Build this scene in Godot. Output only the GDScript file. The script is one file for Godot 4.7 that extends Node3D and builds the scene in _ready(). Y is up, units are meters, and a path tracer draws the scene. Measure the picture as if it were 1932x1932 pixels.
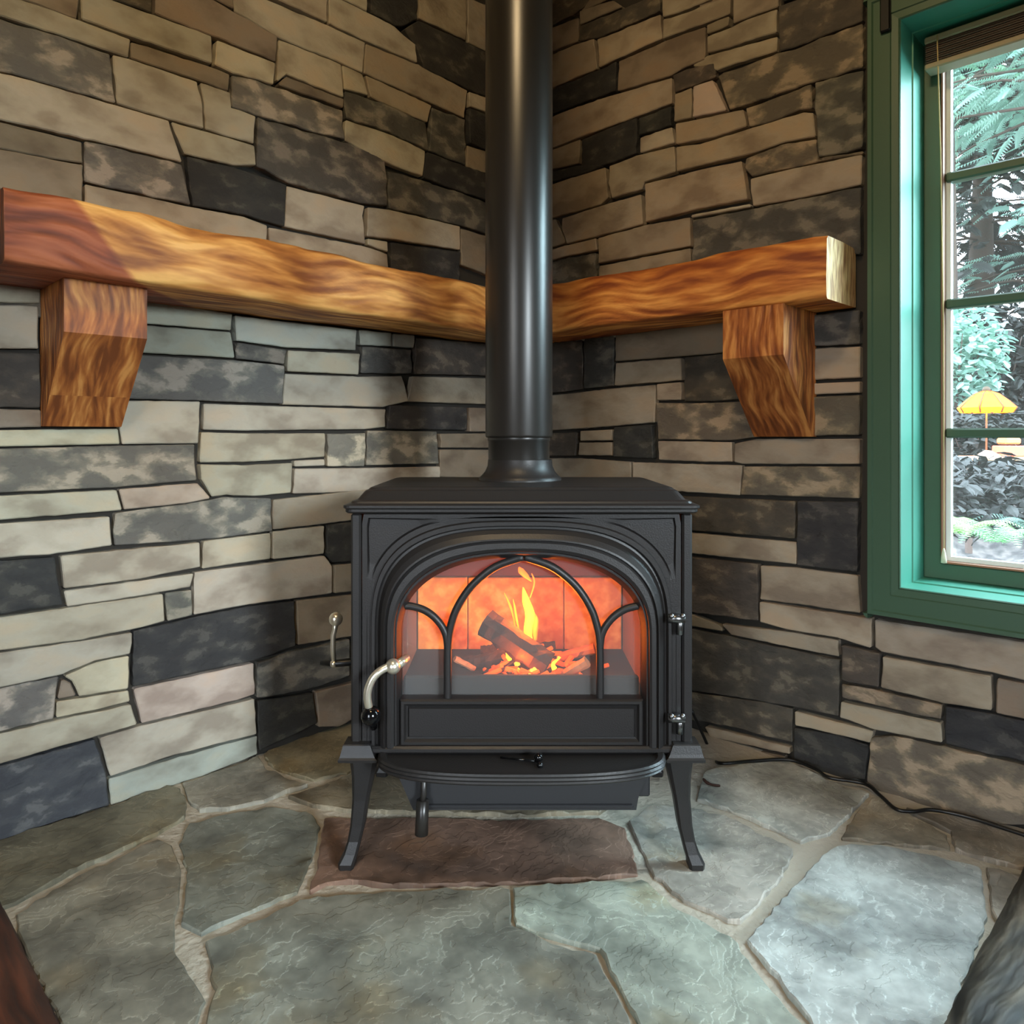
extends Node3D

const FLAT := 4294967295
var taken := {}
var rng := RandomNumberGenerator.new()
var rough := FastNoiseLite.new()
var mats := {}
var tints := {}


func _ready() -> void:
	# ---- camera: 1395 pixels to the metre at one metre, level, the lens shifted downwards
	var cam := Camera3D.new()
	cam.name = "camera"
	cam.projection = Camera3D.PROJECTION_FRUSTUM
	cam.near = 0.05
	cam.far = 200.0
	cam.size = 2.0 * 0.05 * 966.0 / 1395.0
	cam.frustum_offset = Vector2(0, -0.05 * 145.0 / 1395.0)
	cam.position = Vector3(0, 0.84, 0)
	add_child(cam)
	cam.current = true
	# ---- overcast sky
	var sm := ProceduralSkyMaterial.new()
	sm.sky_top_color = Color(0.86, 0.93, 1.0)
	sm.sky_horizon_color = Color(0.92, 0.96, 1.0)
	sm.ground_bottom_color = Color(0.16, 0.18, 0.15)
	sm.ground_horizon_color = Color(0.3, 0.34, 0.3)
	sm.sky_energy_multiplier = 3.0
	sm.ground_energy_multiplier = 1.0
	var sky := Sky.new()
	sky.sky_material = sm
	var env := Environment.new()
	env.background_mode = Environment.BG_SKY
	env.sky = sky
	env.ambient_light_source = Environment.AMBIENT_SOURCE_SKY
	env.tonemap_mode = Environment.TONE_MAPPER_LINEAR
	env.tonemap_exposure = 1.0
	env.sdfgi_enabled = true
	env.ssao_enabled = true
	env.ssil_enabled = true
	var we := WorldEnvironment.new()
	we.name = "world"
	we.environment = env
	add_child(we)
	# ---- daylight coming in by the second window and the window in view; an added warm fill for the right wall
	day_light("daylight_second_window", on_wall(1, 6.6, 1.8, 2.14), Vector3(-0.7071, -0.24, -0.7071) + Vector3(-0.12, 0, 0.12), Vector2(0.9, 1.0), Color(0.93, 0.98, 1.0), 43.0)
	day_light("daylight_first_window", on_wall(1, 2.35, 1.8, -0.95), on_wall(1, 1.2, 1.15, 0.12) - on_wall(1, 2.35, 1.8, -0.95), Vector2(0.8, 0.9), Color(0.78, 0.96, 1.0), 8.0)

	day_light("right_wall_fill_light", on_wall(1, 2.6, 1.45, 5.1), on_wall(1, 1.35, 0.7, 0.0) - on_wall(1, 2.6, 1.45, 5.1), Vector2(0.9, 0.9), Color(1.0, 0.92, 0.78), 2.0)

	rng.seed = 7
	rough.seed = 3
	rough.noise_type = FastNoiseLite.TYPE_SIMPLEX
	rough.fractal_octaves = 3
	rough.frequency = 1.0
	make_materials()
	build_room()
	build_window()
	build_hearth()
	build_mantel()
	build_stove()
	build_fire()
	build_pipe()
	build_cord()
	build_blind()
	build_outside()


# ============================================================ helpers

func numbered(called: String) -> String:
	taken[called] = taken.get(called, -1) + 1
	return called if taken[called] == 0 else "%s_%03d" % [called, taken[called]]


func thing(called: String, label: String, category: String, at := Vector3.ZERO, group := "") -> Node3D:
	var o := Node3D.new()
	o.name = numbered(called)
	add_child(o)
	o.position = at
	tag(o, label, category, group)
	return o


func tag(o: Node, label: String, category: String, group := "") -> void:
	o.set_meta("label", label)
	o.set_meta("category", category)
	if group != "":
		o.set_meta("group", group)


func part(called: String, mesh, m: Material, parent: Node3D, at := Vector3.ZERO, smooth_it := true) -> MeshInstance3D:
	var o := MeshInstance3D.new()
	o.name = called
	if mesh is SurfaceTool:
		mesh.generate_normals()
		o.mesh = mesh.commit()
	else:
		o.mesh = mesh
	o.material_override = m
	o.position = at
	parent.add_child(o, true)
	return o


func begin(smooth := false) -> SurfaceTool:
	var st := SurfaceTool.new()
	st.begin(Mesh.PRIMITIVE_TRIANGLES)
	st.set_smooth_group(0 if smooth else FLAT)
	return st


func tri(st: SurfaceTool, a: Vector3, b: Vector3, c: Vector3) -> void:  # counter-clockwise seen from outside
	st.add_vertex(a)
	st.add_vertex(c)
	st.add_vertex(b)


func quad(st: SurfaceTool, a: Vector3, b: Vector3, c: Vector3, d: Vector3) -> void:
	tri(st, a, b, c)
	tri(st, a, c, d)


func box(st: SurfaceTool, lo: Vector3, hi: Vector3, bevel := 0.0, xf := Transform3D()) -> void:
	var b: float = minf(bevel, 0.49 * minf(hi.x - lo.x, minf(hi.y - lo.y, hi.z - lo.z)))
	if b <= 0.0:
		b = 0.0001
	var c := (lo + hi) / 2.0
	var h := (hi - lo) / 2.0
	var pt := func(sx: int, sy: int, sz: int, ax: int) -> Vector3:
		var q := Vector3(h.x - (0.0 if ax == 0 else b), h.y - (0.0 if ax == 1 else b), h.z - (0.0 if ax == 2 else b))
		return xf * (c + q * Vector3(sx, sy, sz))
	for s in [-1, 1]:
		face(st, [pt.call(s, -1, -1, 0), pt.call(s, 1, -1, 0), pt.call(s, 1, 1, 0), pt.call(s, -1, 1, 0)], s > 0)
		face(st, [pt.call(-1, s, -1, 1), pt.call(-1, s, 1, 1), pt.call(1, s, 1, 1), pt.call(1, s, -1, 1)], s > 0)
		face(st, [pt.call(-1, -1, s, 2), pt.call(1, -1, s, 2), pt.call(1, 1, s, 2), pt.call(-1, 1, s, 2)], s > 0)
	if bevel <= 0.0:
		return
	for s in [-1, 1]:
		for t in [-1, 1]:
			face(st, [pt.call(s, t, -1, 0), pt.call(s, t, -1, 1), pt.call(s, t, 1, 1), pt.call(s, t, 1, 0)], s * t > 0)
			face(st, [pt.call(s, -1, t, 0), pt.call(s, -1, t, 2), pt.call(s, 1, t, 2), pt.call(s, 1, t, 0)], s * t < 0)
			face(st, [pt.call(-1, s, t, 1), pt.call(-1, s, t, 2), pt.call(1, s, t, 2), pt.call(1, s, t, 1)], s * t > 0)
			for r in [-1, 1]:
				var p: Array = [pt.call(s, t, r, 0), pt.call(s, t, r, 1), pt.call(s, t, r, 2)]
				if s * t * r > 0:
					tri(st, p[0], p[1], p[2])
				else:
					tri(st, p[0], p[2], p[1])


func face(st: SurfaceTool, p: Array, forward: bool) -> void:
	if forward:
		quad(st, p[0], p[1], p[2], p[3])
	else:
		quad(st, p[3], p[2], p[1], p[0])


func loft(st: SurfaceTool, rings: Array, closed := true, uv_along := 0.0, uv_round := 0.0) -> void:
	# rings of equal length; each ring runs counter-clockwise seen against the direction of travel
	for i in rings.size() - 1:
		var a: PackedVector3Array = rings[i]
		var b: PackedVector3Array = rings[i + 1]
		var n := a.size()
		for j in (n if closed else n - 1):
			var k := (j + 1) % n
			quad(st, a[j], a[k], b[k], b[j])


func cap(st: SurfaceTool, ring: PackedVector3Array, forward := true) -> void:
	var c := Vector3.ZERO
	for p in ring:
		c += p
	c /= ring.size()
	for j in ring.size():
		var k := (j + 1) % ring.size()
		if forward:
			tri(st, c, ring[j], ring[k])
		else:
			tri(st, c, ring[k], ring[j])


func circle(c: Vector3, r: float, n: int, ax := Vector3.RIGHT, ay := Vector3.FORWARD) -> PackedVector3Array:
	var out := PackedVector3Array()
	for i in n:
		var t := TAU * i / n
		out.append(c + ax * (cos(t) * r) + ay * (sin(t) * r))
	return out


func tube(st: SurfaceTool, path: Array, radii: Array, n := 10, flat := 1.0) -> void:
	var rings := []
	var side := Vector3.ZERO
	for i in path.size():
		var d: Vector3 = (path[mini(i + 1, path.size() - 1)] - path[maxi(i - 1, 0)]).normalized()
		if side == Vector3.ZERO:
			side = d.cross(Vector3(0.13, 0.31, 0.94)).normalized()
		side = (side - d * side.dot(d)).normalized()
		var r: float = radii[mini(i, radii.size() - 1)]
		rings.append(circle(path[i], r, n, side, d.cross(side) * flat))
	loft(st, rings)
	cap(st, rings[0], false)
	cap(st, rings[-1], true)


func lathe(st: SurfaceTool, c: Vector3, prof: Array, n := 32) -> void:
	var rings := []
	for p in prof:
		rings.append(circle(c + Vector3(0, p.y, 0), maxf(p.x, 0.0001), n))
	loft(st, rings)


func ball(st: SurfaceTool, c: Vector3, r: float, n := 16) -> void:
	var prof := []
	for i in n / 2 + 1:
		var t := PI * i / (n / 2)
		prof.append(Vector2(sin(t) * r, -cos(t) * r))
	lathe(st, c, prof, n)


func curve_through(points: Array, steps := 6) -> Array:
	var out := []
	for i in points.size() - 1:
		var p0: Vector3 = points[maxi(i - 1, 0)]
		var p1: Vector3 = points[i]
		var p2: Vector3 = points[i + 1]
		var p3: Vector3 = points[mini(i + 2, points.size() - 1)]
		for s in steps:
			out.append(p1.cubic_interpolate(p2, p0, p3, float(s) / steps))
	out.append(points[-1])
	return out


func on_wall(side: int, u: float, v: float, w: float) -> Vector3:  # side -1: left wall, 1: right wall; w metres off the wall's face
	return Vector3(0.02 + side * 0.70711 * u - side * 0.70711 * w, v, -2.62 + 0.70711 * u + 0.70711 * w)


func wall_frame(side: int) -> Transform3D:
	var s := 0.70711
	if side < 0:
		return Transform3D(Basis(Vector3(s, 0, -s), Vector3.UP, Vector3(s, 0, s)), Vector3(0.02, 0, -2.62))
	return Transform3D(Basis(Vector3(s, 0, s), Vector3.UP, Vector3(-s, 0, s)), Vector3(0.02, 0, -2.62))


func day_light(called: String, at: Vector3, towards: Vector3, size: Vector2, c: Color, e: float) -> void:
	var l := AreaLight3D.new()
	l.name = called
	l.area_size = size
	l.light_color = c
	l.light_energy = e
	l.shadow_enabled = true
	add_child(l)
	l.look_at_from_position(at, at + towards, Vector3.UP)


# ============================================================ materials

func noise_tex(kind: int, freq: float, oct: int, cols: Array, offs: Array, size := 512, warp := 0.0, sd := 1, bump := 0.0) -> NoiseTexture2D:
	var n := FastNoiseLite.new()
	n.noise_type = kind
	n.seed = sd
	n.frequency = freq
	n.fractal_octaves = oct
	if warp > 0.0:
		n.domain_warp_enabled = true
		n.domain_warp_amplitude = warp
		n.domain_warp_frequency = freq * 1.7
	var t := NoiseTexture2D.new()
	t.width = size
	t.height = size
	t.seamless = true
	t.noise = n
	if bump > 0.0:
		t.as_normal_map = true
		t.bump_strength = bump
	elif cols.size():
		var g := Gradient.new()
		g.offsets = PackedFloat32Array(offs)
		var cc := PackedColorArray()
		for c in cols:
			cc.append(c)
		g.colors = cc
		t.color_ramp = g
	return t


func grey(v: float) -> Color:
	return Color(v, v, v)


func std(c: Color, r: float, metal := 0.0) -> StandardMaterial3D:
	var m := StandardMaterial3D.new()
	m.albedo_color = c
	m.roughness = r
	m.metallic = metal
	return m


func make_materials() -> void:
	var fine := noise_tex(FastNoiseLite.TYPE_SIMPLEX_SMOOTH, 0.02, 5, [], [], 512, 0.0, 11, 5.0)
	var chip := noise_tex(FastNoiseLite.TYPE_SIMPLEX, 0.009, 5, [], [], 512, 25.0, 12, 9.0)
	var plain := noise_tex(FastNoiseLite.TYPE_SIMPLEX_SMOOTH, 0.008, 5, [Color(0.80, 0.78, 0.76), Color(0.92, 0.91, 0.89), Color(0.97, 0.97, 0.96), Color(1, 0.97, 0.93)], [0.2, 0.42, 0.6, 0.85], 512, 12.0, 21)
	var mottle := noise_tex(FastNoiseLite.TYPE_SIMPLEX, 0.0065, 6, [Color(0.6, 0.6, 0.6), Color(0.67, 0.67, 0.66), Color(0.76, 0.75, 0.72), Color(0.95, 0.92, 0.88)], [0.34, 0.47, 0.58, 0.72], 1024, 45.0, 22)
	var slate := noise_tex(FastNoiseLite.TYPE_SIMPLEX, 0.008, 6, [Color(0.6, 0.6, 0.61), Color(0.66, 0.66, 0.66), Color(0.72, 0.71, 0.69), Color(0.92, 0.9, 0.86)], [0.32, 0.5, 0.68, 0.8], 1024, 40.0, 23)
	var cleft := cleft_slate()
	for spec in [["plain", plain, fine, 0.5], ["mottle", mottle, chip, 0.8], ["slate", slate, chip, 0.7], ["flag", cleft[0], cleft[1], 1.0]]:
		var m := std(Color.WHITE, 0.86)
		m.albedo_texture = spec[1]
		m.normal_enabled = true
		m.normal_texture = spec[2]
		m.normal_scale = spec[3]
		m.vertex_color_use_as_albedo = true
		mats[spec[0]] = m
	mats.flag.roughness = 0.62
	# tone: which texture, base colour (linear), how rough the face is in metres
	tints = {
		"l": ["plain", Color(0.47, 0.43, 0.345), 0.0016], "p": ["plain", Color(0.385, 0.325, 0.25), 0.0018], "k": ["slate", Color(0.2, 0.17, 0.135), 0.003],
		"m": ["plain", Color(0.26, 0.215, 0.165), 0.0022], "d": ["slate", Color(0.085, 0.085, 0.082), 0.003], "g": ["mottle", Color(0.4, 0.375, 0.335), 0.004],
		"b": ["mottle", Color(0.22, 0.21, 0.19), 0.0045], "e": ["mottle", Color(0.36, 0.35, 0.315), 0.0035], "r": ["plain", Color(0.52, 0.43, 0.36), 0.002],
		"n": ["mottle", Color(0.62, 0.58, 0.5), 0.003], "v": ["plain", Color(0.37, 0.39, 0.34), 0.002], "u": ["slate", Color(0.12, 0.13, 0.15), 0.002],
		"t": ["mottle", Color(0.39, 0.325, 0.25), 0.0045], "z": ["slate", Color(0.19, 0.17, 0.14), 0.003],
	}
	for f in [["a", 0.24, 0.225, 0.165], ["b", 0.4, 0.37, 0.3], ["c", 0.27, 0.235, 0.16], ["d", 0.27, 0.28, 0.235], ["e", 0.25, 0.155, 0.11], ["f", 0.315, 0.31, 0.25], ["g", 0.44, 0.48, 0.42], ["h", 0.29, 0.28, 0.225], ["i", 0.42, 0.40, 0.34], ["j", 0.58, 0.6, 0.53], ["k", 0.45, 0.39, 0.31], ["l", 0.33, 0.29, 0.24], ["m", 0.66, 0.73, 0.68], ["n", 0.45, 0.4, 0.32]]:  # stone colours shifted with the light: paler by the window, darker under the stove
		tints["flag_" + f[0]] = ["flag", Color(f[1], f[2], f[3]), 0.0028]
	mats.mortar = std(Color(0.2, 0.185, 0.165), 0.95)
	mats.grout = std(Color(0.70, 0.67, 0.61), 0.95)
	mats.grout.normal_enabled = true
	mats.grout.normal_texture = fine
	mats.grout.uv1_triplanar = true
	mats.grout.uv1_scale = Vector3(4, 4, 4)
	mats.plaster = std(Color(0.45, 0.36, 0.26), 0.9)
	mats.boards = std(Color(0.27, 0.17, 0.1), 0.6)
	# cast iron, steel
	var cast := noise_tex(FastNoiseLite.TYPE_SIMPLEX, 0.06, 3, [], [], 512, 0.0, 31, 2.5)
	mats.iron = std(Color(0.128, 0.121, 0.12), 0.42)
	mats.iron.metallic_specular = 0.45
	mats.iron.normal_enabled = true
	mats.iron.normal_texture = cast
	mats.iron.normal_scale = 0.22
	mats.iron.uv1_triplanar = true
	mats.iron.uv1_scale = Vector3(7, 7, 7)
	mats.dark_iron = std(Color(0.12, 0.12, 0.13), 0.5)
	mats.steel_black = std(Color(0.14, 0.13, 0.12), 0.32)
	mats.chrome = std(Color(0.95, 0.92, 0.84), 0.28, 0.85)
	mats.nickel = std(Color(0.5, 0.5, 0.5), 0.3, 1.0)
	mats.black = std(Color(0.05, 0.05, 0.05), 0.4)
	mats.knob = std(Color(0.04, 0.04, 0.045), 0.12)
	# window paint
	mats.green = std(Color(0.26, 0.37, 0.29), 0.42)
	mats.green_daylit = std(Color(0.28, 0.57, 0.49), 0.45)  # jamb copy of the green, daylight put into its colour
	mats.brownwood = std(Color(0.50, 0.34, 0.24), 0.6)
	mats.white = std(Color(0.86, 0.9, 0.89), 0.5)
	mats.pane = std(Color(1, 1, 1, 0.04), 0.02)
	mats.pane.transparency = BaseMaterial3D.TRANSPARENCY_ALPHA
	mats.stoveglass = std(Color(1, 1, 1, 0.06), 0.05)
	mats.stoveglass.transparency = BaseMaterial3D.TRANSPARENCY_ALPHA
	# fire
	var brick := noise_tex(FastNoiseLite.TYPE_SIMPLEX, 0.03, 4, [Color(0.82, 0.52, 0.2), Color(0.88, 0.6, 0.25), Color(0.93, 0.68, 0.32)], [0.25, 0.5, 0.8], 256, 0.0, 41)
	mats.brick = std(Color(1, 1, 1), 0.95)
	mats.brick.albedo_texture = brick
	mats.brick.uv1_triplanar = true
	mats.brick.uv1_scale = Vector3(3, 3, 3)
	mats.char = std(Color(0.23, 0.17, 0.14), 0.95)
	mats.char.normal_enabled = true
	mats.char.normal_texture = chip
	mats.char.uv1_triplanar = true
	mats.char.uv1_scale = Vector3(6, 6, 6)
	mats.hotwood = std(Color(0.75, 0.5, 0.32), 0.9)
	mats.ash = std(Color(0.12, 0.115, 0.11), 0.95)
	mats.brick_shaded = std(Color(0.42, 0.31, 0.22), 0.95)  # side bricks, a darker copy: their shade is put into the colour
	mats.soot = std(Color(0.12, 0.1, 0.09), 0.95)
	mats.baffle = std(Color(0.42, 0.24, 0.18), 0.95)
	mats.flame = glow(Color(1.0, 0.72, 0.16), 2.6)
	mats.wisp = glow(Color(1.0, 0.5, 0.12), 1.3)
	mats.ember = glow(Color(1.0, 0.4, 0.09), 0.5)
	mats.ember_hot = glow(Color(1.0, 0.7, 0.25), 1.5)
	# wood
	mats.beam = wood(1, Color(0.52, 0.3, 0.14), Color(0.77, 0.52, 0.26), Color(0.94, 0.72, 0.42), 0.22)
	mats.beam_right = wood(7, Color(0.52, 0.25, 0.1), Color(0.76, 0.45, 0.19), Color(0.94, 0.66, 0.34), 0.0)
	mats.beam_red = wood(2, Color(0.27, 0.11, 0.06), Color(0.47, 0.2, 0.095), Color(0.72, 0.37, 0.17), 0.0)
	mats.corbel = wood(3, Color(0.46, 0.24, 0.1), Color(0.66, 0.38, 0.17), Color(0.84, 0.57, 0.3), 0.0)
	mats.pale_end = wood(4, Color(0.6, 0.42, 0.24), Color(0.82, 0.66, 0.43), Color(0.95, 0.83, 0.6), 0.0)
	mats.edging = wood(5, Color(0.15, 0.07, 0.045), Color(0.24, 0.12, 0.07), Color(0.36, 0.19, 0.12), 0.0)
	mats.grey_log = wood(6, Color(0.14, 0.13, 0.11), Color(0.3, 0.28, 0.24), Color(0.5, 0.46, 0.39), 0.0)


func cleft_slate() -> Array:  # split slate: flat terraces with broken pale edges between them
	var w := 1024
	var im := Image.create(w, w, false, Image.FORMAT_RGB8)
	var bm := Image.create(w, w, false, Image.FORMAT_RGB8)
	var n := FastNoiseLite.new()
	n.seed = 301
	n.noise_type = FastNoiseLite.TYPE_SIMPLEX
	n.frequency = 0.0046
	n.fractal_octaves = 5
	n.fractal_gain = 0.48
	n.domain_warp_enabled = true
	n.domain_warp_amplitude = 30.0
	n.domain_warp_frequency = 0.012
	var m := FastNoiseLite.new()
	m.seed = 302
	m.frequency = 0.006
	m.fractal_octaves = 5
	for y in w:
		for x in w:
			var h := n.get_noise_2d(x, y) * 5.0 + 8.0
			var lev := floorf(h)
			var f := h - lev
			var t := smoothstep(0.0, 0.13, f)
			var k := m.get_noise_2d(x, y)
			var fine := m.get_noise_2d(x * 7.0 + 300.0, y * 7.0)
			var up := (lev + t) / 16.0 + f * 0.02 + fine * 0.012
			var c := 0.80 + k * 0.28 + fine * 0.10 + 0.025 * fmod(lev * 2.6, 3.0)
			var edge := (1.0 - smoothstep(0.10, 0.22, f)) * smoothstep(0.0, 0.05, f) * clampf(0.5 + k * 3.0, 0.0, 1.0)
			c += edge * 0.26
			var rust := clampf(m.get_noise_2d(x * 0.6 + 900.0, y * 0.6) * 2.2 - 0.35, 0.0, 1.0)
			im.set_pixel(x, y, Color(clampf(c * (1.0 + 0.03 * rust), 0.0, 1.0), clampf(c * (1.0 - 0.05 * rust), 0.0, 1.0), clampf(c * (1.0 - 0.16 * rust), 0.0, 1.0)))
			bm.set_pixel(x, y, grey(clampf(up, 0.0, 1.0)))
	bm.bump_map_to_normal_map(9.0)
	return [ImageTexture.create_from_image(im), ImageTexture.create_from_image(bm)]


func glow(c: Color, e: float) -> StandardMaterial3D:
	var m := std(c, 0.8)
	m.emission_enabled = true
	m.emission = c
	m.emission_energy_multiplier = e
	return m


func wood(sd: int, dark: Color, mid: Color, light: Color, red: float) -> StandardMaterial3D:
	var w := 1024
	var h := 256
	var im := Image.create(w, h, false, Image.FORMAT_RGB8)
	var bm := Image.create(w, h, false, Image.FORMAT_RGB8)
	var n := FastNoiseLite.new()
	n.seed = 100 + sd
	n.frequency = 0.01
	n.fractal_octaves = 4
	var n2 := FastNoiseLite.new()
	n2.seed = 200 + sd
	n2.frequency = 0.01
	n2.fractal_octaves = 2
	for y in h:
		for x in w:
			var bend := n2.get_noise_2d(x * 0.3, y * 0.7) * 15.0
			var g := n.get_noise_2d(x * 0.22 + y * 0.1, (y + bend) * 3.2)
			var figure := n2.get_noise_2d(x * 0.5 + 500.0, (y + bend) * 1.6)
			var fine := n.get_noise_2d(x * 0.7 + 900.0, (y + bend) * 9.0)
			var t := clampf(0.5 + g * 0.7 + figure * 0.25 + fine * 0.75, 0.0, 1.0)
			var c := dark.lerp(mid, t * 2.0) if t < 0.5 else mid.lerp(light, t * 2.0 - 1.0)
			if red > 0.0 and x < 92.0 + (y - 96) * 1.4:  # dark heartwood across the left end, its border aslant
				var k := clampf((78.0 + (y - 96) * 1.4 + bend * 0.4 - x) / 10.0, 0.0, 1.0)
				c = c.lerp(Color(c.r * 0.74, c.g * 0.55, c.b * 0.6), k)
			im.set_pixel(x, y, c)
			bm.set_pixel(x, y, grey(t))
	bm.bump_map_to_normal_map(2.0)
	var m := std(Color.WHITE, 0.55)
	m.albedo_texture = ImageTexture.create_from_image(im)
	m.normal_enabled = true
	m.normal_texture = ImageTexture.create_from_image(bm)
	m.normal_scale = 0.5
	return m


# ============================================================ stones

func lay_block(w: Node3D, tone: String, x0: float, x1: float, y0: float, y1: float) -> void:
	lay(w, tone, -0.007, [x0, y0, x1, y0, x1, y1, x0, y1])


func lay(w: Node3D, tone: String, lift: float, a: Array) -> void:
	var p := PackedVector2Array()
	for i in range(0, a.size(), 2):
		p.append(Vector2(a[i], a[i + 1]))
	stone(w, "stone", tone, p, lift + rng.randf_range(-0.003, 0.003), 0.0006, 0.035, -0.03)


func flag(h: Node3D, tone: String, a: Array) -> void:
	var p := PackedVector2Array()
	for i in range(0, a.size(), 2):
		p.append(Vector2(a[i], a[i + 1]))
	stone(h, "flagstone", "flag_" + tone, p, rng.randf_range(-0.001, 0.002), 0.0, 0.03, -0.03)


func stone(w: Node3D, called: String, tone: String, p: PackedVector2Array, lift: float, gap: float, step: float, foot: float) -> void:
	if not Geometry2D.is_polygon_clockwise(p):
		p.reverse()
	var shrunk := Geometry2D.offset_polygon(p, -(gap + 0.0025), Geometry2D.JOIN_MITER)
	if shrunk.is_empty():
		return
	var grown := Geometry2D.offset_polygon(shrunk[0], 0.0025, Geometry2D.JOIN_ROUND)
	p = grown[0]
	if Geometry2D.is_polygon_clockwise(p):
		p.reverse()  # now counter-clockwise
	var is_flag := called == "flagstone"
	var look: Array = tints[tone]
	var amp: float = look[2]
	var off := Vector2(rng.randf_range(0, 100), rng.randf_range(0, 100))
	var c := Vector2.ZERO
	for q in p:
		c += q
	c /= p.size()
	# outline, broken up and slightly uneven
	var o := PackedVector2Array()
	for i in p.size():
		var q := p[i]
		var r := p[(i + 1) % p.size()]
		var n := maxi(1, int(q.distance_to(r) / 0.016))
		for k in n:
			var s := q.lerp(r, float(k) / n)
			var j := rough.get_noise_2d((s.x + off.x) * 45.0, (s.y + off.y) * 45.0)
			var dir := (s - c).normalized()
			var e := s + dir * j * (0.0045 if is_flag else 0.0016)
			if o.is_empty() or o[-1].distance_to(e) > 0.0025:
				o.append(e)
	var nrm := PackedVector2Array()
	for i in o.size():
		var t := (o[(i + 1) % o.size()] - o[(i - 1 + o.size()) % o.size()]).normalized()
		nrm.append(Vector2(-t.y, t.x))  # inwards for a counter-clockwise outline
	var inset := PackedVector2Array()
	for i in o.size():
		inset.append(o[i] + nrm[i] * 0.0025)
	var pts := inset.duplicate()
	var core := Geometry2D.offset_polygon(o, -0.012, Geometry2D.JOIN_MITER)
	var lo := o[0]
	var hi := o[0]
	for q in o:
		lo = lo.min(q)
		hi = hi.max(q)
	var st_x := step * 1.15
	var rows := 0
	var y := lo.y + step * 0.4
	while y < hi.y:
		var x := lo.x + st_x * (0.3 if rows % 2 else 0.8)
		while x < hi.x:
			var q := Vector2(x + rng.randf_range(-0.2, 0.2) * step, y + rng.randf_range(-0.2, 0.2) * step)
			for k in core:
				if Geometry2D.is_point_in_polygon(q, k):
					pts.append(q)
			x += st_x
		y += step
		rows += 1
	var idx := Geometry2D.triangulate_delaunay(pts)
	var tint: Color = look[1]
	var vary := rng.randf_range(0.86, 1.12)
	tint = Color(tint.r * vary * rng.randf_range(0.97, 1.03), tint.g * vary, tint.b * vary * rng.randf_range(0.95, 1.05))
	var st := begin(true)
	st.set_color(tint)
	var uvo := Vector2(rng.randf(), rng.randf()) * 3.0
	if is_flag:  # keep each flag inside the picture
		uvo = Vector2(0.02, 0.02) + Vector2(rng.randf(), rng.randf()) * (Vector2(0.96, 0.96) - (hi - lo) * 0.75).maxf(0.0) - lo * 0.75
	var tilt := Vector2(rng.randf_range(-1, 1), rng.randf_range(-1, 1)) * (0.004 if is_flag else 0.012)
	var up := func(q: Vector2) -> Vector3:
		var z := rough.get_noise_2d((q.x + off.x) * 9.0, (q.y + off.y) * 13.0) * amp * 1.6 + rough.get_noise_2d((q.x + off.x) * 34.0, (q.y + off.y) * 40.0) * amp
		return Vector3(q.x - c.x, q.y - c.y, lift + z + (q - c).dot(tilt) * 0.4)
	var put := func(v: Vector3, k: float) -> void:
		st.set_uv((Vector2(v.x + c.x, v.y + c.y) * 0.75 if is_flag else Vector2((v.x + c.x) * 1.15, (v.y + c.y) * 1.9 + v.z * 1.5 * k)) + uvo)
		st.add_vertex(v)
	for i in range(0, idx.size(), 3):
		var q0 := pts[idx[i]]
		var q1 := pts[idx[i + 1]]
		var q2 := pts[idx[i + 2]]
		if not Geometry2D.is_point_in_polygon((q0 + q1 + q2) / 3.0, inset):
			continue
		if (q1 - q0).cross(q2 - q0) < 0.0:
			var sw := q1
			q1 = q2
			q2 = sw
		put.call(up.call(q0), 0.0)
		put.call(up.call(q2), 0.0)
		put.call(up.call(q1), 0.0)
	st.set_smooth_group(FLAT)
	for i in o.size():
		var k := (i + 1) % o.size()
		var a: Vector3 = up.call(inset[i])
		var b: Vector3 = up.call(inset[k])
		var a1 := Vector3(o[i].x - c.x, o[i].y - c.y, a.z - 0.0024)
		var b1 := Vector3(o[k].x - c.x, o[k].y - c.y, b.z - 0.0024)
		var a2 := Vector3(a1.x, a1.y, foot)
		var b2 := Vector3(b1.x, b1.y, foot)
		for t in [[a1, b1, b, a], [a2, b2, b1, a1]]:
			for v in [t[0], t[2], t[1], t[0], t[3], t[2]]:
				put.call(v, 1.0)
	part(called, st, mats[look[0]], w, Vector3(c.x, c.y, 0))


# ============================================================ room

func structure(called: String, st: SurfaceTool, m: Material, xf := Transform3D()) -> MeshInstance3D:
	var o := part(called, st, m, self)
	o.transform = xf
	o.set_meta("kind", "structure")
	return o


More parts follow.
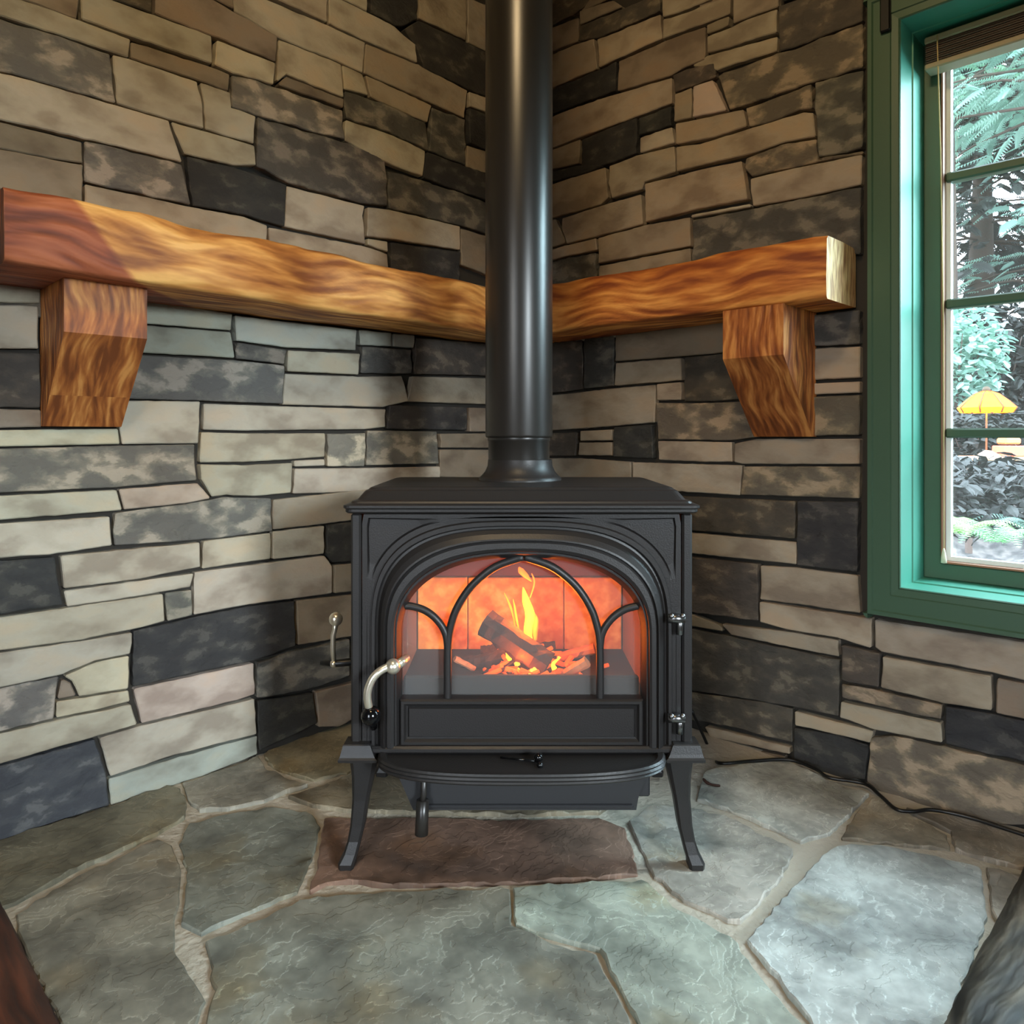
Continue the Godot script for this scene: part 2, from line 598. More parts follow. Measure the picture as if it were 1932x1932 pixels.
func build_room() -> void:
	var lo := -0.32
	var top := 2.55
	var side := 3.6
	var st := begin()
	box(st, Vector3(-side, lo, -0.2), Vector3(0.2, top, -0.022))
	var w := structure("wall_left", st, mats.mortar, wall_frame(-1))
	stones_left(w)
	stones_beyond_left(w)
	st = begin()  # the right wall has the opening of the window in it
	box(st, Vector3(-0.2, lo, -0.2), Vector3(1.255, top, -0.022))
	box(st, Vector3(2.073, lo, -0.2), Vector3(side, top, -0.022))
	box(st, Vector3(1.255, lo, -0.2), Vector3(2.073, 0.479, -0.022))
	box(st, Vector3(1.255, 1.813, -0.2), Vector3(2.073, top, -0.022))
	w = structure("wall_right", st, mats.mortar, wall_frame(1))
	stones_right(w)
	stones_beyond_right(w)
	# the two walls behind the camera; one has the second window, the other an added opening for the fill light
	st = begin()
	var f := wall_frame(1)
	box(st, Vector3(side, lo, -0.2), Vector3(side + 0.15, top, 1.25))
	box(st, Vector3(side, lo, 1.91), Vector3(side + 0.15, top, side))
	box(st, Vector3(side, lo, 1.25), Vector3(side + 0.15, 0.52, 1.91))
	box(st, Vector3(side, 1.52, 1.25), Vector3(side + 0.15, top, 1.91))
	structure("wall_opposite", st, mats.plaster, f)
	st = begin()
	box(st, Vector3(-0.2, lo, side), Vector3(1.75, top, side + 0.15))
	box(st, Vector3(2.75, lo, side), Vector3(side + 0.15, top, side + 0.15))
	box(st, Vector3(1.75, 1.72, side), Vector3(2.75, top, side + 0.15))
	structure("wall_behind", st, mats.plaster, f)
	st = begin()
	box(st, Vector3(-0.2, lo - 0.1, -0.2), Vector3(side + 0.15, lo, side + 0.15))
	structure("floor", st, mats.boards, f)
	st = begin()
	box(st, Vector3(-0.2, top, -0.2), Vector3(side + 0.15, top + 0.1, side + 0.15))
	structure("ceiling", st, mats.plaster, f)
	# warm ceiling lamp behind the camera
	var at := Vector3(-0.15, 2.5, -0.45)
	var lamp := thing("ceiling_lamp", "round warm white lamp under the ceiling, behind the viewer", "lamp", at)
	st = begin(true)
	lathe(st, Vector3.ZERO, [Vector2(0.0, 0.0), Vector2(0.2, 0.0), Vector2(0.2, 0.05), Vector2(0.0, 0.05)], 40)
	part("lamp_body", st, mats.white, lamp)
	st = begin(true)
	lathe(st, Vector3.ZERO, [Vector2(0.0, -0.03), Vector2(0.1, -0.026), Vector2(0.17, -0.012), Vector2(0.185, 0.0)], 40)
	part("lamp_light_diffuser", st, glow(Color(1.0, 0.74, 0.48), 1.5), lamp)
	var l := AreaLight3D.new()
	l.name = "lamp_light"
	l.area_size = Vector2(0.34, 0.34)
	l.light_color = Color(1.0, 0.87, 0.66)
	l.light_energy = 2.5
	l.shadow_enabled = true
	add_child(l)
	l.look_at_from_position(at + Vector3(0, -0.05, 0), at + Vector3(0.05, -0.9, -0.95), Vector3.RIGHT)


func frame_loft(st: SurfaceTool, u0: float, u1: float, v0: float, v1: float, prof: Array, round_corner := 0.0) -> void:
	var rings := []
	for p in prof:
		var d: float = p.x
		var a := PackedVector3Array()
		var r: float = maxf(0.0, round_corner - d)
		for k in [[u0 + d, v0 + d, 1, 1], [u1 - d, v0 + d, -1, 1], [u1 - d, v1 - d, -1, -1], [u0 + d, v1 - d, 1, -1]]:
			for s in 4:
				var t := PI / 2 * s / 3.0
				var q := Vector2(r * (1.0 - sin(t)), r * (1.0 - cos(t)))
				if k[2] * k[3] < 0:
					q = Vector2(r * (1.0 - cos(t)), r * (1.0 - sin(t)))
				a.append(Vector3(k[0] + k[2] * q.x, k[1] + k[3] * q.y, p.y))
		rings.append(a)
	loft(st, rings)


func build_window() -> void:
	var w := Node3D.new()
	w.name = "window_1"
	w.set_meta("kind", "structure")
	add_child(w)
	w.transform = wall_frame(1)
	var u0 := 1.178
	var u1 := 2.15
	var v0 := 0.402
	var v1 := 1.89
	var st := begin()
	frame_loft(st, u0, u1, v0, v1, [Vector2(0, -0.02), Vector2(0, 0.014), Vector2(0.003, 0.018), Vector2(0.011, 0.018), Vector2(0.013, 0.021), Vector2(0.022, 0.021), Vector2(0.025, 0.017), Vector2(0.062, 0.017), Vector2(0.064, 0.014), Vector2(0.079, 0.013), Vector2(0.082, 0.015), Vector2(0.084, 0.012)], 0.012)
	part("casing", st, mats.green, w)
	st = begin()
	frame_loft(st, u0, u1, v0, v1, [Vector2(0.084, 0.012), Vector2(0.0845, 0.008), Vector2(0.0845, -0.066), Vector2(0.0875, -0.067), Vector2(0.0875, -0.071), Vector2(0.0865, -0.072), Vector2(0.0865, -0.2)])
	part("jamb", st, mats.green_daylit, w)
	st = begin()
	frame_loft(st, u0, u1, v0, v1, [Vector2(0.0875, -0.195), Vector2(0.0875, -0.147), Vector2(0.09, -0.145), Vector2(0.124, -0.145), Vector2(0.127, -0.148), Vector2(0.127, -0.195)])
	part("sash", st, mats.green, w)
	st = begin()
	frame_loft(st, u0, u1, v0, v1, [Vector2(0.1265, -0.142), Vector2(0.1275, -0.14), Vector2(0.131, -0.142), Vector2(0.131, -0.168), Vector2(0.1265, -0.168)])
	part("sash_edge", st, mats.brownwood, w)
	st = begin()
	frame_loft(st, u0, u1, v0, v1, [Vector2(0.1305, -0.186), Vector2(0.1305, -0.166), Vector2(0.132, -0.165), Vector2(0.1415, -0.168), Vector2(0.1415, -0.186)])
	part("glazing_bead", st, mats.white, w)
	var bars := [0.541, 0.845, 1.160, 1.469, 1.751]
	for i in 4:
		st = begin()
		box(st, Vector3(u0 + 0.14, bars[i], -0.178), Vector3(u1 - 0.14, bars[i + 1], -0.174))
		part("pane", st, mats.pane, w)
	for i in [1, 2, 3]:
		st = begin()
		box(st, Vector3(u0 + 0.131, bars[i] - 0.0115, -0.19), Vector3(u1 - 0.131, bars[i] + 0.0115, -0.158), 0.004)
		part("muntin", st, mats.green, w)
	# black metal bracket screwed to the casing
	var b := thing("bracket", "narrow black metal bracket on the green window casing, above the blind", "bracket", on_wall(1, 1.232, 1.785, 0.016))
	b.basis = wall_frame(1).basis
	st = begin()
	box(st, Vector3(-0.0115, 0, 0), Vector3(0.0115, 0.13, 0.012), 0.003)
	part("plate", st, mats.black, b)
	st = begin(true)
	ball(st, Vector3(0, 0.1, 0.012), 0.005, 10)
	part("screw", st, mats.black, b)


func build_blind() -> void:
	var b := thing("window_blind", "dark slatted blind drawn up under the head of the green window", "blind", on_wall(1, 1.283, 1.715, -0.11))
	b.basis = wall_frame(1).basis
	var w := 0.766
	var st := begin()
	box(st, Vector3(0, 0.062, -0.026), Vector3(w, 0.078, 0.024), 0.003)
	part("headrail", st, std(Color(0.72, 0.65, 0.53), 0.6), b)
	st = begin()
	for i in 9:
		box(st, Vector3(0.002, 0.0155 + i * 0.0051, -0.024 + 0.001 * (i % 2)), Vector3(w - 0.002, 0.0196 + i * 0.0051, 0.021 + 0.001 * (i % 2)), 0.0012)
	var s := part("slats", st, std(Color(0.27, 0.22, 0.19), 0.6), b)
	s.set_meta("kind", "stuff")
	st = begin()
	box(st, Vector3(0, 0, -0.024), Vector3(w, 0.0145, 0.022), 0.003)
	part("bottom_rail", st, std(Color(0.66, 0.6, 0.5), 0.6), b)
	st = begin(true)
	tube(st, [Vector3(0.029, 0.072, 0.026), Vector3(0.0295, -0.2, 0.0), Vector3(0.03, -0.6, -0.02), Vector3(0.0305, -1.15, -0.024)], [0.0014], 8)
	part("pull_cord", st, std(Color(0.8, 0.7, 0.5), 0.8), b)
	st = begin(true)
	lathe(st, Vector3(0.0305, -1.185, -0.022), [Vector2(0, 0), Vector2(0.007, 0.002), Vector2(0.006, 0.014), Vector2(0.004, 0.028), Vector2(0.002, 0.036), Vector2(0, 0.037)], 14)
	part("tassel", st, std(Color(0.85, 0.82, 0.72), 0.7), b)


# ============================================================ hearth

func build_hearth() -> void:
	var h := thing("hearth", "raised corner hearth of grey green flagstones set in pale mortar under the stove", "hearth")
	# outline: corner, along the left wall, out into the room, across the front, back along the right wall
	var a := [on_wall(-1, 0.0, 0, -0.03), on_wall(-1, 1.575, 0, -0.03), on_wall(-1, 1.575, 0, 0.76), on_wall(1, 1.527, 0, 0.76), on_wall(1, 1.527, 0, -0.03)]
	var st := begin()
	var top := PackedVector3Array()
	var low := PackedVector3Array()
	for p in a:
		top.append(p + Vector3(0, -0.007, 0))
		low.append(p + Vector3(0, -0.319, 0))
	loft(st, [low, top])
	cap(st, top, true)
	part("mortar_bed", st, mats.grout, h)
	var bed := Node3D.new()
	bed.name = "paving"
	h.add_child(bed)
	bed.basis = Basis(Vector3.RIGHT, Vector3.FORWARD, Vector3.UP)
	flags(bed)
	for k in bed.get_children():
		bed.remove_child(k)
		h.add_child(k, true)
		k.transform = bed.transform * k.transform
	h.remove_child(bed)
	bed.free()
	edging(h, on_wall(-1, 1.575, 0, -0.01), on_wall(-1, 1.575, 0, 0.76), -1, 0.085, mats.edging, "edge_board", 0.006)
	edging(h, on_wall(1, 1.527, 0, 0.76), on_wall(1, 1.527, 0, -0.01), -1, 0.1, mats.grey_log, "edge_log", 0.012)
	edging(h, on_wall(-1, 1.575, 0, 0.76), on_wall(1, 1.527, 0, 0.76), -1, 0.09, mats.edging, "edge_board", 0.006)


func edging(h: Node3D, a: Vector3, b: Vector3, side: int, wide: float, m: Material, called: String, up: float) -> void:
	var d := (b - a).normalized()
	var out := d.cross(Vector3.UP) * -side
	out = -out if called == "" else out
	var st := begin(true)
	var n := 28
	var rings := []
	var uv := []
	var prof := [Vector2(0, -0.315), Vector2(0, -0.01), Vector2(0.006, 0.0), Vector2(wide * 0.3, 0.004), Vector2(wide * 0.7, 0.003), Vector2(wide - 0.008, -0.002), Vector2(wide, -0.016), Vector2(wide, -0.315)]
	for i in n + 1:
		var p := a.lerp(b, float(i) / n)
		var ring := PackedVector3Array()
		for j in prof.size():
			var q: Vector2 = prof[j]
			var e := rough.get_noise_2d(i * 0.35 + wide * 90.0, j * 3.0) * up
			ring.append(p + out * (q.x + (e * 0.5 if j > 3 else 0.0)) + Vector3(0, q.y + up + e * 0.6, 0))
		rings.append(ring)
	wood_loft(st, rings, a.distance_to(b), 0.7, 2.0)
	part(called, st, m, h)


func wood_loft(st: SurfaceTool, rings: Array, length: float, per_m := 0.6, across := 1.6, off := 0.0) -> void:
	var n: int = rings[0].size()
	var round_at := [0.0]
	for j in n:
		round_at.append(round_at[-1] + rings[0][j].distance_to(rings[0][(j + 1) % n]))
	for i in rings.size() - 1:
		var x0 := float(i) / (rings.size() - 1) * length * per_m + off
		var x1 := float(i + 1) / (rings.size() - 1) * length * per_m + off
		for j in n - 1:
			var y0: float = round_at[j] * across
			var y1: float = round_at[j + 1] * across
			var v := [rings[i][j], rings[i][j + 1], rings[i + 1][j + 1], rings[i + 1][j]]
			var t := [Vector2(x0, y0), Vector2(x0, y1), Vector2(x1, y1), Vector2(x1, y0)]
			for k in [0, 2, 1, 0, 3, 2]:
				st.set_uv(t[k])
				st.add_vertex(v[k])


# ============================================================ mantel

func beam(h: Node3D, called: String, m: Material, a: Vector3, b: Vector3, wa: float, wb: float, side: int, y0: float, y1: float, off: float, flip: bool) -> void:
	# a, b: feet of the two ends on the wall's face; wa, wb: how far the front stands off there
	var d := (b - a).normalized()
	var out := Vector3(0.70711 * -side, 0, 0.70711)
	var n := 60
	var rings := []
	for i in n + 1:
		var t := float(i) / n
		var p := a.lerp(b, t)
		var w := lerpf(wa, wb, t)
		var s := t * a.distance_to(b)
		var wob := func(k: float) -> float: return rough.get_noise_2d(s * 3.3 + k * 7.0, k * 11.0 + side * 5.0)
		var top: float = y1 + wob.call(1.0) * 0.006 + wob.call(9.0) * 0.003
		var low: float = y0 + wob.call(2.0) * 0.0025
		var f0: float = w + wob.call(3.0) * 0.003
		var f1: float = w + wob.call(4.0) * 0.004 - 0.004
		var prof := [Vector2(0, low), Vector2(f0 - 0.006, low), Vector2(f0, low + 0.006), Vector2(f0 + 0.001, lerpf(low, top, 0.35)), Vector2(f1 + 0.001, lerpf(low, top, 0.7)), Vector2(f1, top - 0.008), Vector2(f1 - 0.008, top), Vector2(f1 * 0.5, top + 0.001), Vector2(0, top - 0.002)]
		var ring := PackedVector3Array()
		for q in prof:
			ring.append(p + out * q.x + Vector3(0, q.y, 0))
		if flip:
			ring.reverse()
		rings.append(ring)
	var st := begin(true)
	wood_loft(st, rings, a.distance_to(b), 0.62, 1.5, off)
	part(called, st, m, h)
	for k in [0, -1]:
		var e := begin()
		var ring: PackedVector3Array = rings[k]
		var c := Vector3.ZERO
		for v in ring:
			c += v / ring.size()
		for j in ring.size():
			var nx: Vector3 = ring[(j + 1) % ring.size()]
			for v in [c, nx, ring[j]] if k == 0 else [c, ring[j], nx]:
				e.set_uv(Vector2(v.y * 2.0, (v - a).dot(out) * 6.0 + 0.3))
				e.add_vertex(v)
		part("end_grain", e, mats.pale_end if side > 0 else mats.beam_red, h)


func corbel(called: String, label: String, side: int, u0: float, u1: float, y0: float, y1: float, yt: float, w: float) -> void:
	var o := thing(called, label, "corbel", on_wall(side, (u0 + u1) / 2.0, y0, 0))
	o.basis = wall_frame(side).basis
	var hw := (u1 - u0) / 2.0
	var h1 := y1 - y0
	var ht := yt - y0
	var st := begin()
	var prof := [Vector2(-0.01, 0.0), Vector2(0.012, 0.0), Vector2(w - 0.003, h1 - 0.004), Vector2(w, h1), Vector2(w, ht), Vector2(-0.01, ht)]
	var taper := 0.004
	for s in [-1, 1]:
		var ring := PackedVector3Array()
		for q in prof:
			ring.append(Vector3(s * hw, q.y, q.x))
		for j in range(1, prof.size() - 1):
			var t := [ring[0], ring[j], ring[j + 1]]
			for k in [0, 1, 2] if s > 0 else [0, 2, 1]:
				st.set_uv(Vector2(t[k].y * 1.3 + 0.4 * s, t[k].z * 2.2 + 0.5))
				st.add_vertex(t[k])
	var at := 0.0
	for j in prof.size() - 1:
		var l: float = prof[j].distance_to(prof[j + 1])
		var v := [Vector3(-hw, prof[j].y, prof[j].x), Vector3(hw, prof[j].y, prof[j].x), Vector3(hw, prof[j + 1].y, prof[j + 1].x), Vector3(-hw, prof[j + 1].y, prof[j + 1].x)]
		var t := [Vector2(at, 0), Vector2(at, hw * 5.0), Vector2(at + l * 1.2, hw * 5.0), Vector2(at + l * 1.2, 0)]
		for k in [0, 2, 1, 0, 3, 2]:
			st.set_uv(t[k] + Vector2(0.13 * side, 0.2 * side))
			st.add_vertex(v[k])
		at += l * 1.2
	part("block", st, mats.corbel, o)


func build_mantel() -> void:
	var l := thing("mantel_beam", "long orange brown rough sawn timber beam on the left stone wall", "mantel", on_wall(-1, 0.8, 1.152, 0))
	beam(l, "beam", mats.beam, on_wall(-1, 1.571, 0, -0.01) - l.position, on_wall(-1, 0.0, 0, -0.01) - l.position, 0.255, 0.19, -1, 1.152, 1.293, 0.0, true)
	var r := thing("mantel_beam", "shorter orange brown timber beam with a pale sawn end beside the green window", "mantel", on_wall(1, 0.65, 1.152, 0))
	beam(r, "beam", mats.beam_right, on_wall(1, 1.153, 0, -0.01) - r.position, on_wall(1, 0.19, 0, -0.01) - r.position, 0.178, 0.222, 1, 1.152, 1.296, 0.35, false)
	for o in [l, r]:
		for k in o.get_children():
			k.set_meta("label", "pale sawn end of the beam" if k.name.begins_with("end") and o == r else "")
			if k.get_meta("label") == "":
				k.remove_meta("label")
	corbel("corbel", "wooden corbel block under the left beam, wider sloping foot on the stone wall", -1, 1.303, 1.459, 0.859, 1.045, 1.152, 0.176)
	corbel("corbel", "wooden corbel block under the right beam near the green window", 1, 0.898, 1.056, 0.836, 1.031, 1.152, 0.176)


# ============================================================ stove: x to the right, y up, z out of its front; the front plate is z = 0

const K := 0.001018


func px(x: float, y: float) -> Vector2:  # a drawing of the front, 1 unit = 1.018 mm, centre line at 984
	return Vector2((x - 984.0) * K, 0.84 - (y - 821.0) * K)


func arch(s: float, bottom: float) -> PackedVector2Array:  # from bottom left up, over and down; s 0 = outer rim, 1 = the opening
	var a := lerpf(0.288, 0.232, s)
	var h := lerpf(0.2225, 0.1507, s)
	var n := lerpf(3.0, 2.3, s)
	var c := 0.454
	var out := PackedVector2Array()
	out.append(Vector2(-a, bottom))
	for i in 49:
		var t := PI * (1.0 - i / 48.0)
		var x := signf(cos(t)) * pow(absf(cos(t)), 2.0 / n)
		var y := pow(absf(sin(t)), 2.0 / n)
		out.append(Vector2(a * x, c + h * y))
	out.append(Vector2(a, bottom))
	return out


func flat_ring(hx: float, zf: float, zb: float, y: float, r := 0.02) -> PackedVector3Array:
	var out := PackedVector3Array()
	for k in [[-1, 1], [1, 1], [1, -1], [-1, -1]]:
		var cx: float = k[0] * (hx - r)
		var cz: float = zf - r if k[1] > 0 else zb + r
		for s in 5:
			var t: float = PI / 2 * s / 4.0
			var q := Vector2(-cos(t), sin(t))
			if k[0] > 0 and k[1] > 0:
				q = Vector2(sin(t), cos(t))
			elif k[0] > 0:
				q = Vector2(cos(t), -sin(t))
			elif k[1] < 0:
				q = Vector2(-sin(t), -cos(t))
			out.append(Vector3(cx + r * q.x, y, cz + r * q.y))
	return out


func build_stove() -> void:
	var s := thing("wood_stove", "black cast iron wood stove with arched glass door burning in the stone corner", "stove", Vector3(0.0183, 0, -1.42))
	var back := -0.43
	var v0 := 0.2455
	var v1 := 0.69
	# body: sides, back, bottom
	var st := begin()
	for k in [-1, 1]:
		var x0: float = 0.315 * k
		var x1: float = 0.327 * k
		box(st, Vector3(minf(x0, x1), 0.236, back), Vector3(maxf(x0, x1), v1, -0.012), 0.003)
	box(st, Vector3(-0.315, 0.236, back), Vector3(0.315, v1, back + 0.012), 0.003)
	box(st, Vector3(-0.315, 0.236, back + 0.012), Vector3(0.315, 0.248, -0.012))
	part("body", st, mats.iron, s)
	for k in [-1, 1]:
		st = begin()
		box(st, Vector3(0.3175 - 0.0095, 0.238, -0.014) if k > 0 else Vector3(-0.3275, 0.238, -0.014), Vector3(0.3275, v1, 0.003) if k > 0 else Vector3(-0.308, v1, 0.003), 0.004)
		part("corner_post", st, mats.iron, s)
	# front plate round the door, with sunk spandrels
	st = begin()
	var rim := arch(0.0, v0)
	var steps := []
	for i in rim.size():
		var p := rim[i]
		var d := p - Vector2(0, 0.454)
		var e := Vector2(signf(d.x) * 0.306, p.y)
		if i > 0 and i < rim.size() - 1:
			var f: float = minf(0.306 / maxf(absf(d.x), 0.0001), (0.688 - 0.454) / maxf(d.y, 0.0001))
			e = Vector2(0, 0.454) + d * f
		var l := p.distance_to(e)
		var u := (e - p) / maxf(l, 0.0001)
		var deep: float = -0.005 * clampf((l - 0.03) / 0.012, 0.0, 1.0)
		var g: float = minf(0.011, l * 0.3)
		var row := [Vector3(p.x, p.y, 0)]
		for q in [[g, 0.0], [g + 0.002, deep], [g + 0.004, deep * 0.5], [l - g - 0.004, deep * 0.5], [l - g - 0.002, deep], [l - g, 0.0], [l, 0.0], [l, -0.014]]:
			var o: Vector2 = p + u * clampf(q[0], 0.0, l)
			row.append(Vector3(o.x, o.y, q[1]))
		steps.append(row)
	for i in steps.size() - 1:
		for j in steps[0].size() - 1:
			quad(st, steps[i + 1][j], steps[i + 1][j + 1], steps[i][j + 1], steps[i][j])
	part("front_plate", st, mats.iron, s)
	# base rail under the door
	st = begin()
	box(st, Vector3(-0.3, 0.2335, -0.014), Vector3(0.3, 0.2475, 0.016), 0.004)
	part("base_rail", st, mats.iron, s)
	# lid
	st = begin(true)
	var rings := []
	var prof := [[0.316, 0.0, 0.689], [0.335, 0.012, 0.691], [0.3375, 0.015, 0.694], [0.3375, 0.015, 0.6985], [0.341, 0.018, 0.7015], [0.341, 0.018, 0.706], [0.329, 0.008, 0.7095], [0.327, 0.006, 0.713], [0.318, -0.002, 0.7155], [0.313, -0.012, 0.723], [0.307, -0.022, 0.731], [0.302, -0.028, 0.7335], [0.298, -0.032, 0.737], [0.29, -0.04, 0.7385]]
	for q in prof:
		rings.append(flat_ring(q[0], q[1], back + 0.02 - q[1], q[2], 0.014))
	st.set_smooth_group(FLAT)
	loft(st, rings)
	cap(st, rings[-1], true)
	cap(st, rings[0], false)
	part("lid", st, mats.iron, s)
	st = begin(true)
	lathe(st, Vector3(0, 0, -0.262), [Vector2(0.094, 0.737), Vector2(0.094, 0.743), Vector2(0.088, 0.748), Vector2(0.08, 0.757), Vector2(0.074, 0.77), Vector2(0.0725, 0.785)], 48)
	part("flue_collar", st, mats.iron, s)
	door(s, v0)
	# ash lip: a shelf with a beaded, bowed edge
	st = begin()
	rings = []
	for q in [[0.94, 0.216], [0.985, 0.2185], [1.0, 0.2215], [0.985, 0.2245], [1.005, 0.228], [0.99, 0.2315], [1.0, 0.235], [0.985, 0.2385], [0.95, 0.2375], [0.94, 0.2325], [0.4, 0.2315]]:
		var ring := PackedVector3Array()
		for i in 41:
			var t: float = PI * (1.0 - i / 40.0)
			ring.append(Vector3(signf(cos(t)) * pow(absf(cos(t)), 0.72) * 0.272 * q[0], q[1], 0.004 + pow(absf(sin(t)), 0.72) * 0.108 * q[0]))
		rings.append(ring)
	loft(st, rings)
	cap(st, rings[-1], true)
	cap(st, rings[0], false)
	part("ash_lip", st, mats.iron, s)
	st = begin(true)
	tube(st, [Vector3(-0.04, 0.2345, 0.03), Vector3(0.03, 0.2355, 0.05)], [0.0022], 8)
	ball(st, Vector3(0.031, 0.243, 0.05), 0.0085)
	ball(st, Vector3(0.033, 0.236, 0.066), 0.006)
	part("air_lever", st, mats.knob, s)
	# ash pan housing under the lip
	st = begin()
	var pan := []
	for z in [0.014, -0.3]:
		pan.append(PackedVector3Array([Vector3(-0.206, 0.127, z), Vector3(0.218, 0.127, z), Vector3(0.222, 0.15, z), Vector3(0.246, 0.218, z), Vector3(-0.246, 0.218, z)]))
	loft(st, [pan[1], pan[0]])
	cap(st, pan[0], true)
	cap(st, pan[1], false)
	var ap := part("ash_pan", st, mats.dark_iron, s)
	st = begin()
	box(st, Vector3(-0.2, 0.132, 0.013), Vector3(0.212, 0.139, 0.019), 0.002)
	part("flange", st, mats.dark_iron, ap)
	st = begin(true)
	tube(st, [Vector3(-0.184, 0.205, 0.03), Vector3(-0.184, 0.165, 0.032), Vector3(-0.186, 0.155, 0.032)], [0.006], 12)
	tube(st, [Vector3(-0.186, 0.155, 0.032), Vector3(-0.188, 0.092, 0.034), Vector3(-0.188, 0.0905, 0.034)], [0.0118, 0.0125, 0.009], 16)
	part("latch_lever", st, mats.steel_black, ap)
	st = begin()
	box(st, Vector3(0.224, 0.145, -0.03), Vector3(0.247, 0.19, 0.0), 0.003)
	part("latch_block", st, mats.dark_iron, ap)
	st = begin()
	box(st, Vector3(-0.27, 0.19, back + 0.03), Vector3(0.27, 0.196, -0.03), 0.002)
	part("heat_shield", st, mats.dark_iron, s)
	# legs
	for z in [0.0, back + 0.04]:
		for k in [-1, 1]:
			leg(s, k, z)
	side_handle(s)


func leg(s: Node3D, k: int, z: float) -> void:
	var st := begin()
	var rings := []
	for q in [[0.306, 0.03, 0.236, 0.026, 0.0], [0.306, 0.028, 0.215, 0.026, 0.0], [0.309, 0.021, 0.175, 0.022, 0.0], [0.314, 0.0155, 0.13, 0.018, 0.0], [0.320, 0.0135, 0.078, 0.016, 0.002], [0.326, 0.0125, 0.05, 0.015, 0.004], [0.332, 0.0135, 0.028, 0.017, 0.008], [0.339, 0.0155, 0.012, 0.02, 0.012], [0.339, 0.0145, 0.001, 0.019, 0.012]]:
		var ring := PackedVector3Array()
		var c := 0.3
		for e in [[-1, 1 - c], [-1 + c, 1], [1 - c, 1], [1, 1 - c], [1, -1 + c], [1 - c, -1], [-1 + c, -1], [-1, -1 + c]]:
			ring.append(Vector3(k * q[0] + e[0] * q[1], q[2], z - 0.034 + q[4] + e[1] * q[3]))
		rings.append(ring)
	rings.reverse()
	loft(st, rings)
	cap(st, rings[0], false)
	cap(st, rings[-1], true)
	var l := part("leg", st, mats.iron, s)
	st = begin()
	rings = []
	for q in [[0.036, 0.222], [0.037, 0.227], [0.0335, 0.2305], [0.031, 0.236], [0.026, 0.251], [0.024, 0.253]]:
		var ring := PackedVector3Array()
		for e in [[-1, -1], [-1, 1], [1, 1], [1, -1]]:
			ring.append(Vector3(k * 0.31 + e[0] * q[0] + k * (0.036 - q[0]) * 0.3, q[1], z - 0.014 + e[1] * q[0] * 0.8 + (0.02 if z == 0.0 else 0.0) * 0.6))
		rings.append(ring)
	loft(st, rings)
	cap(st, rings[-1], true)
	part("leg_cap", st, mats.iron, l)


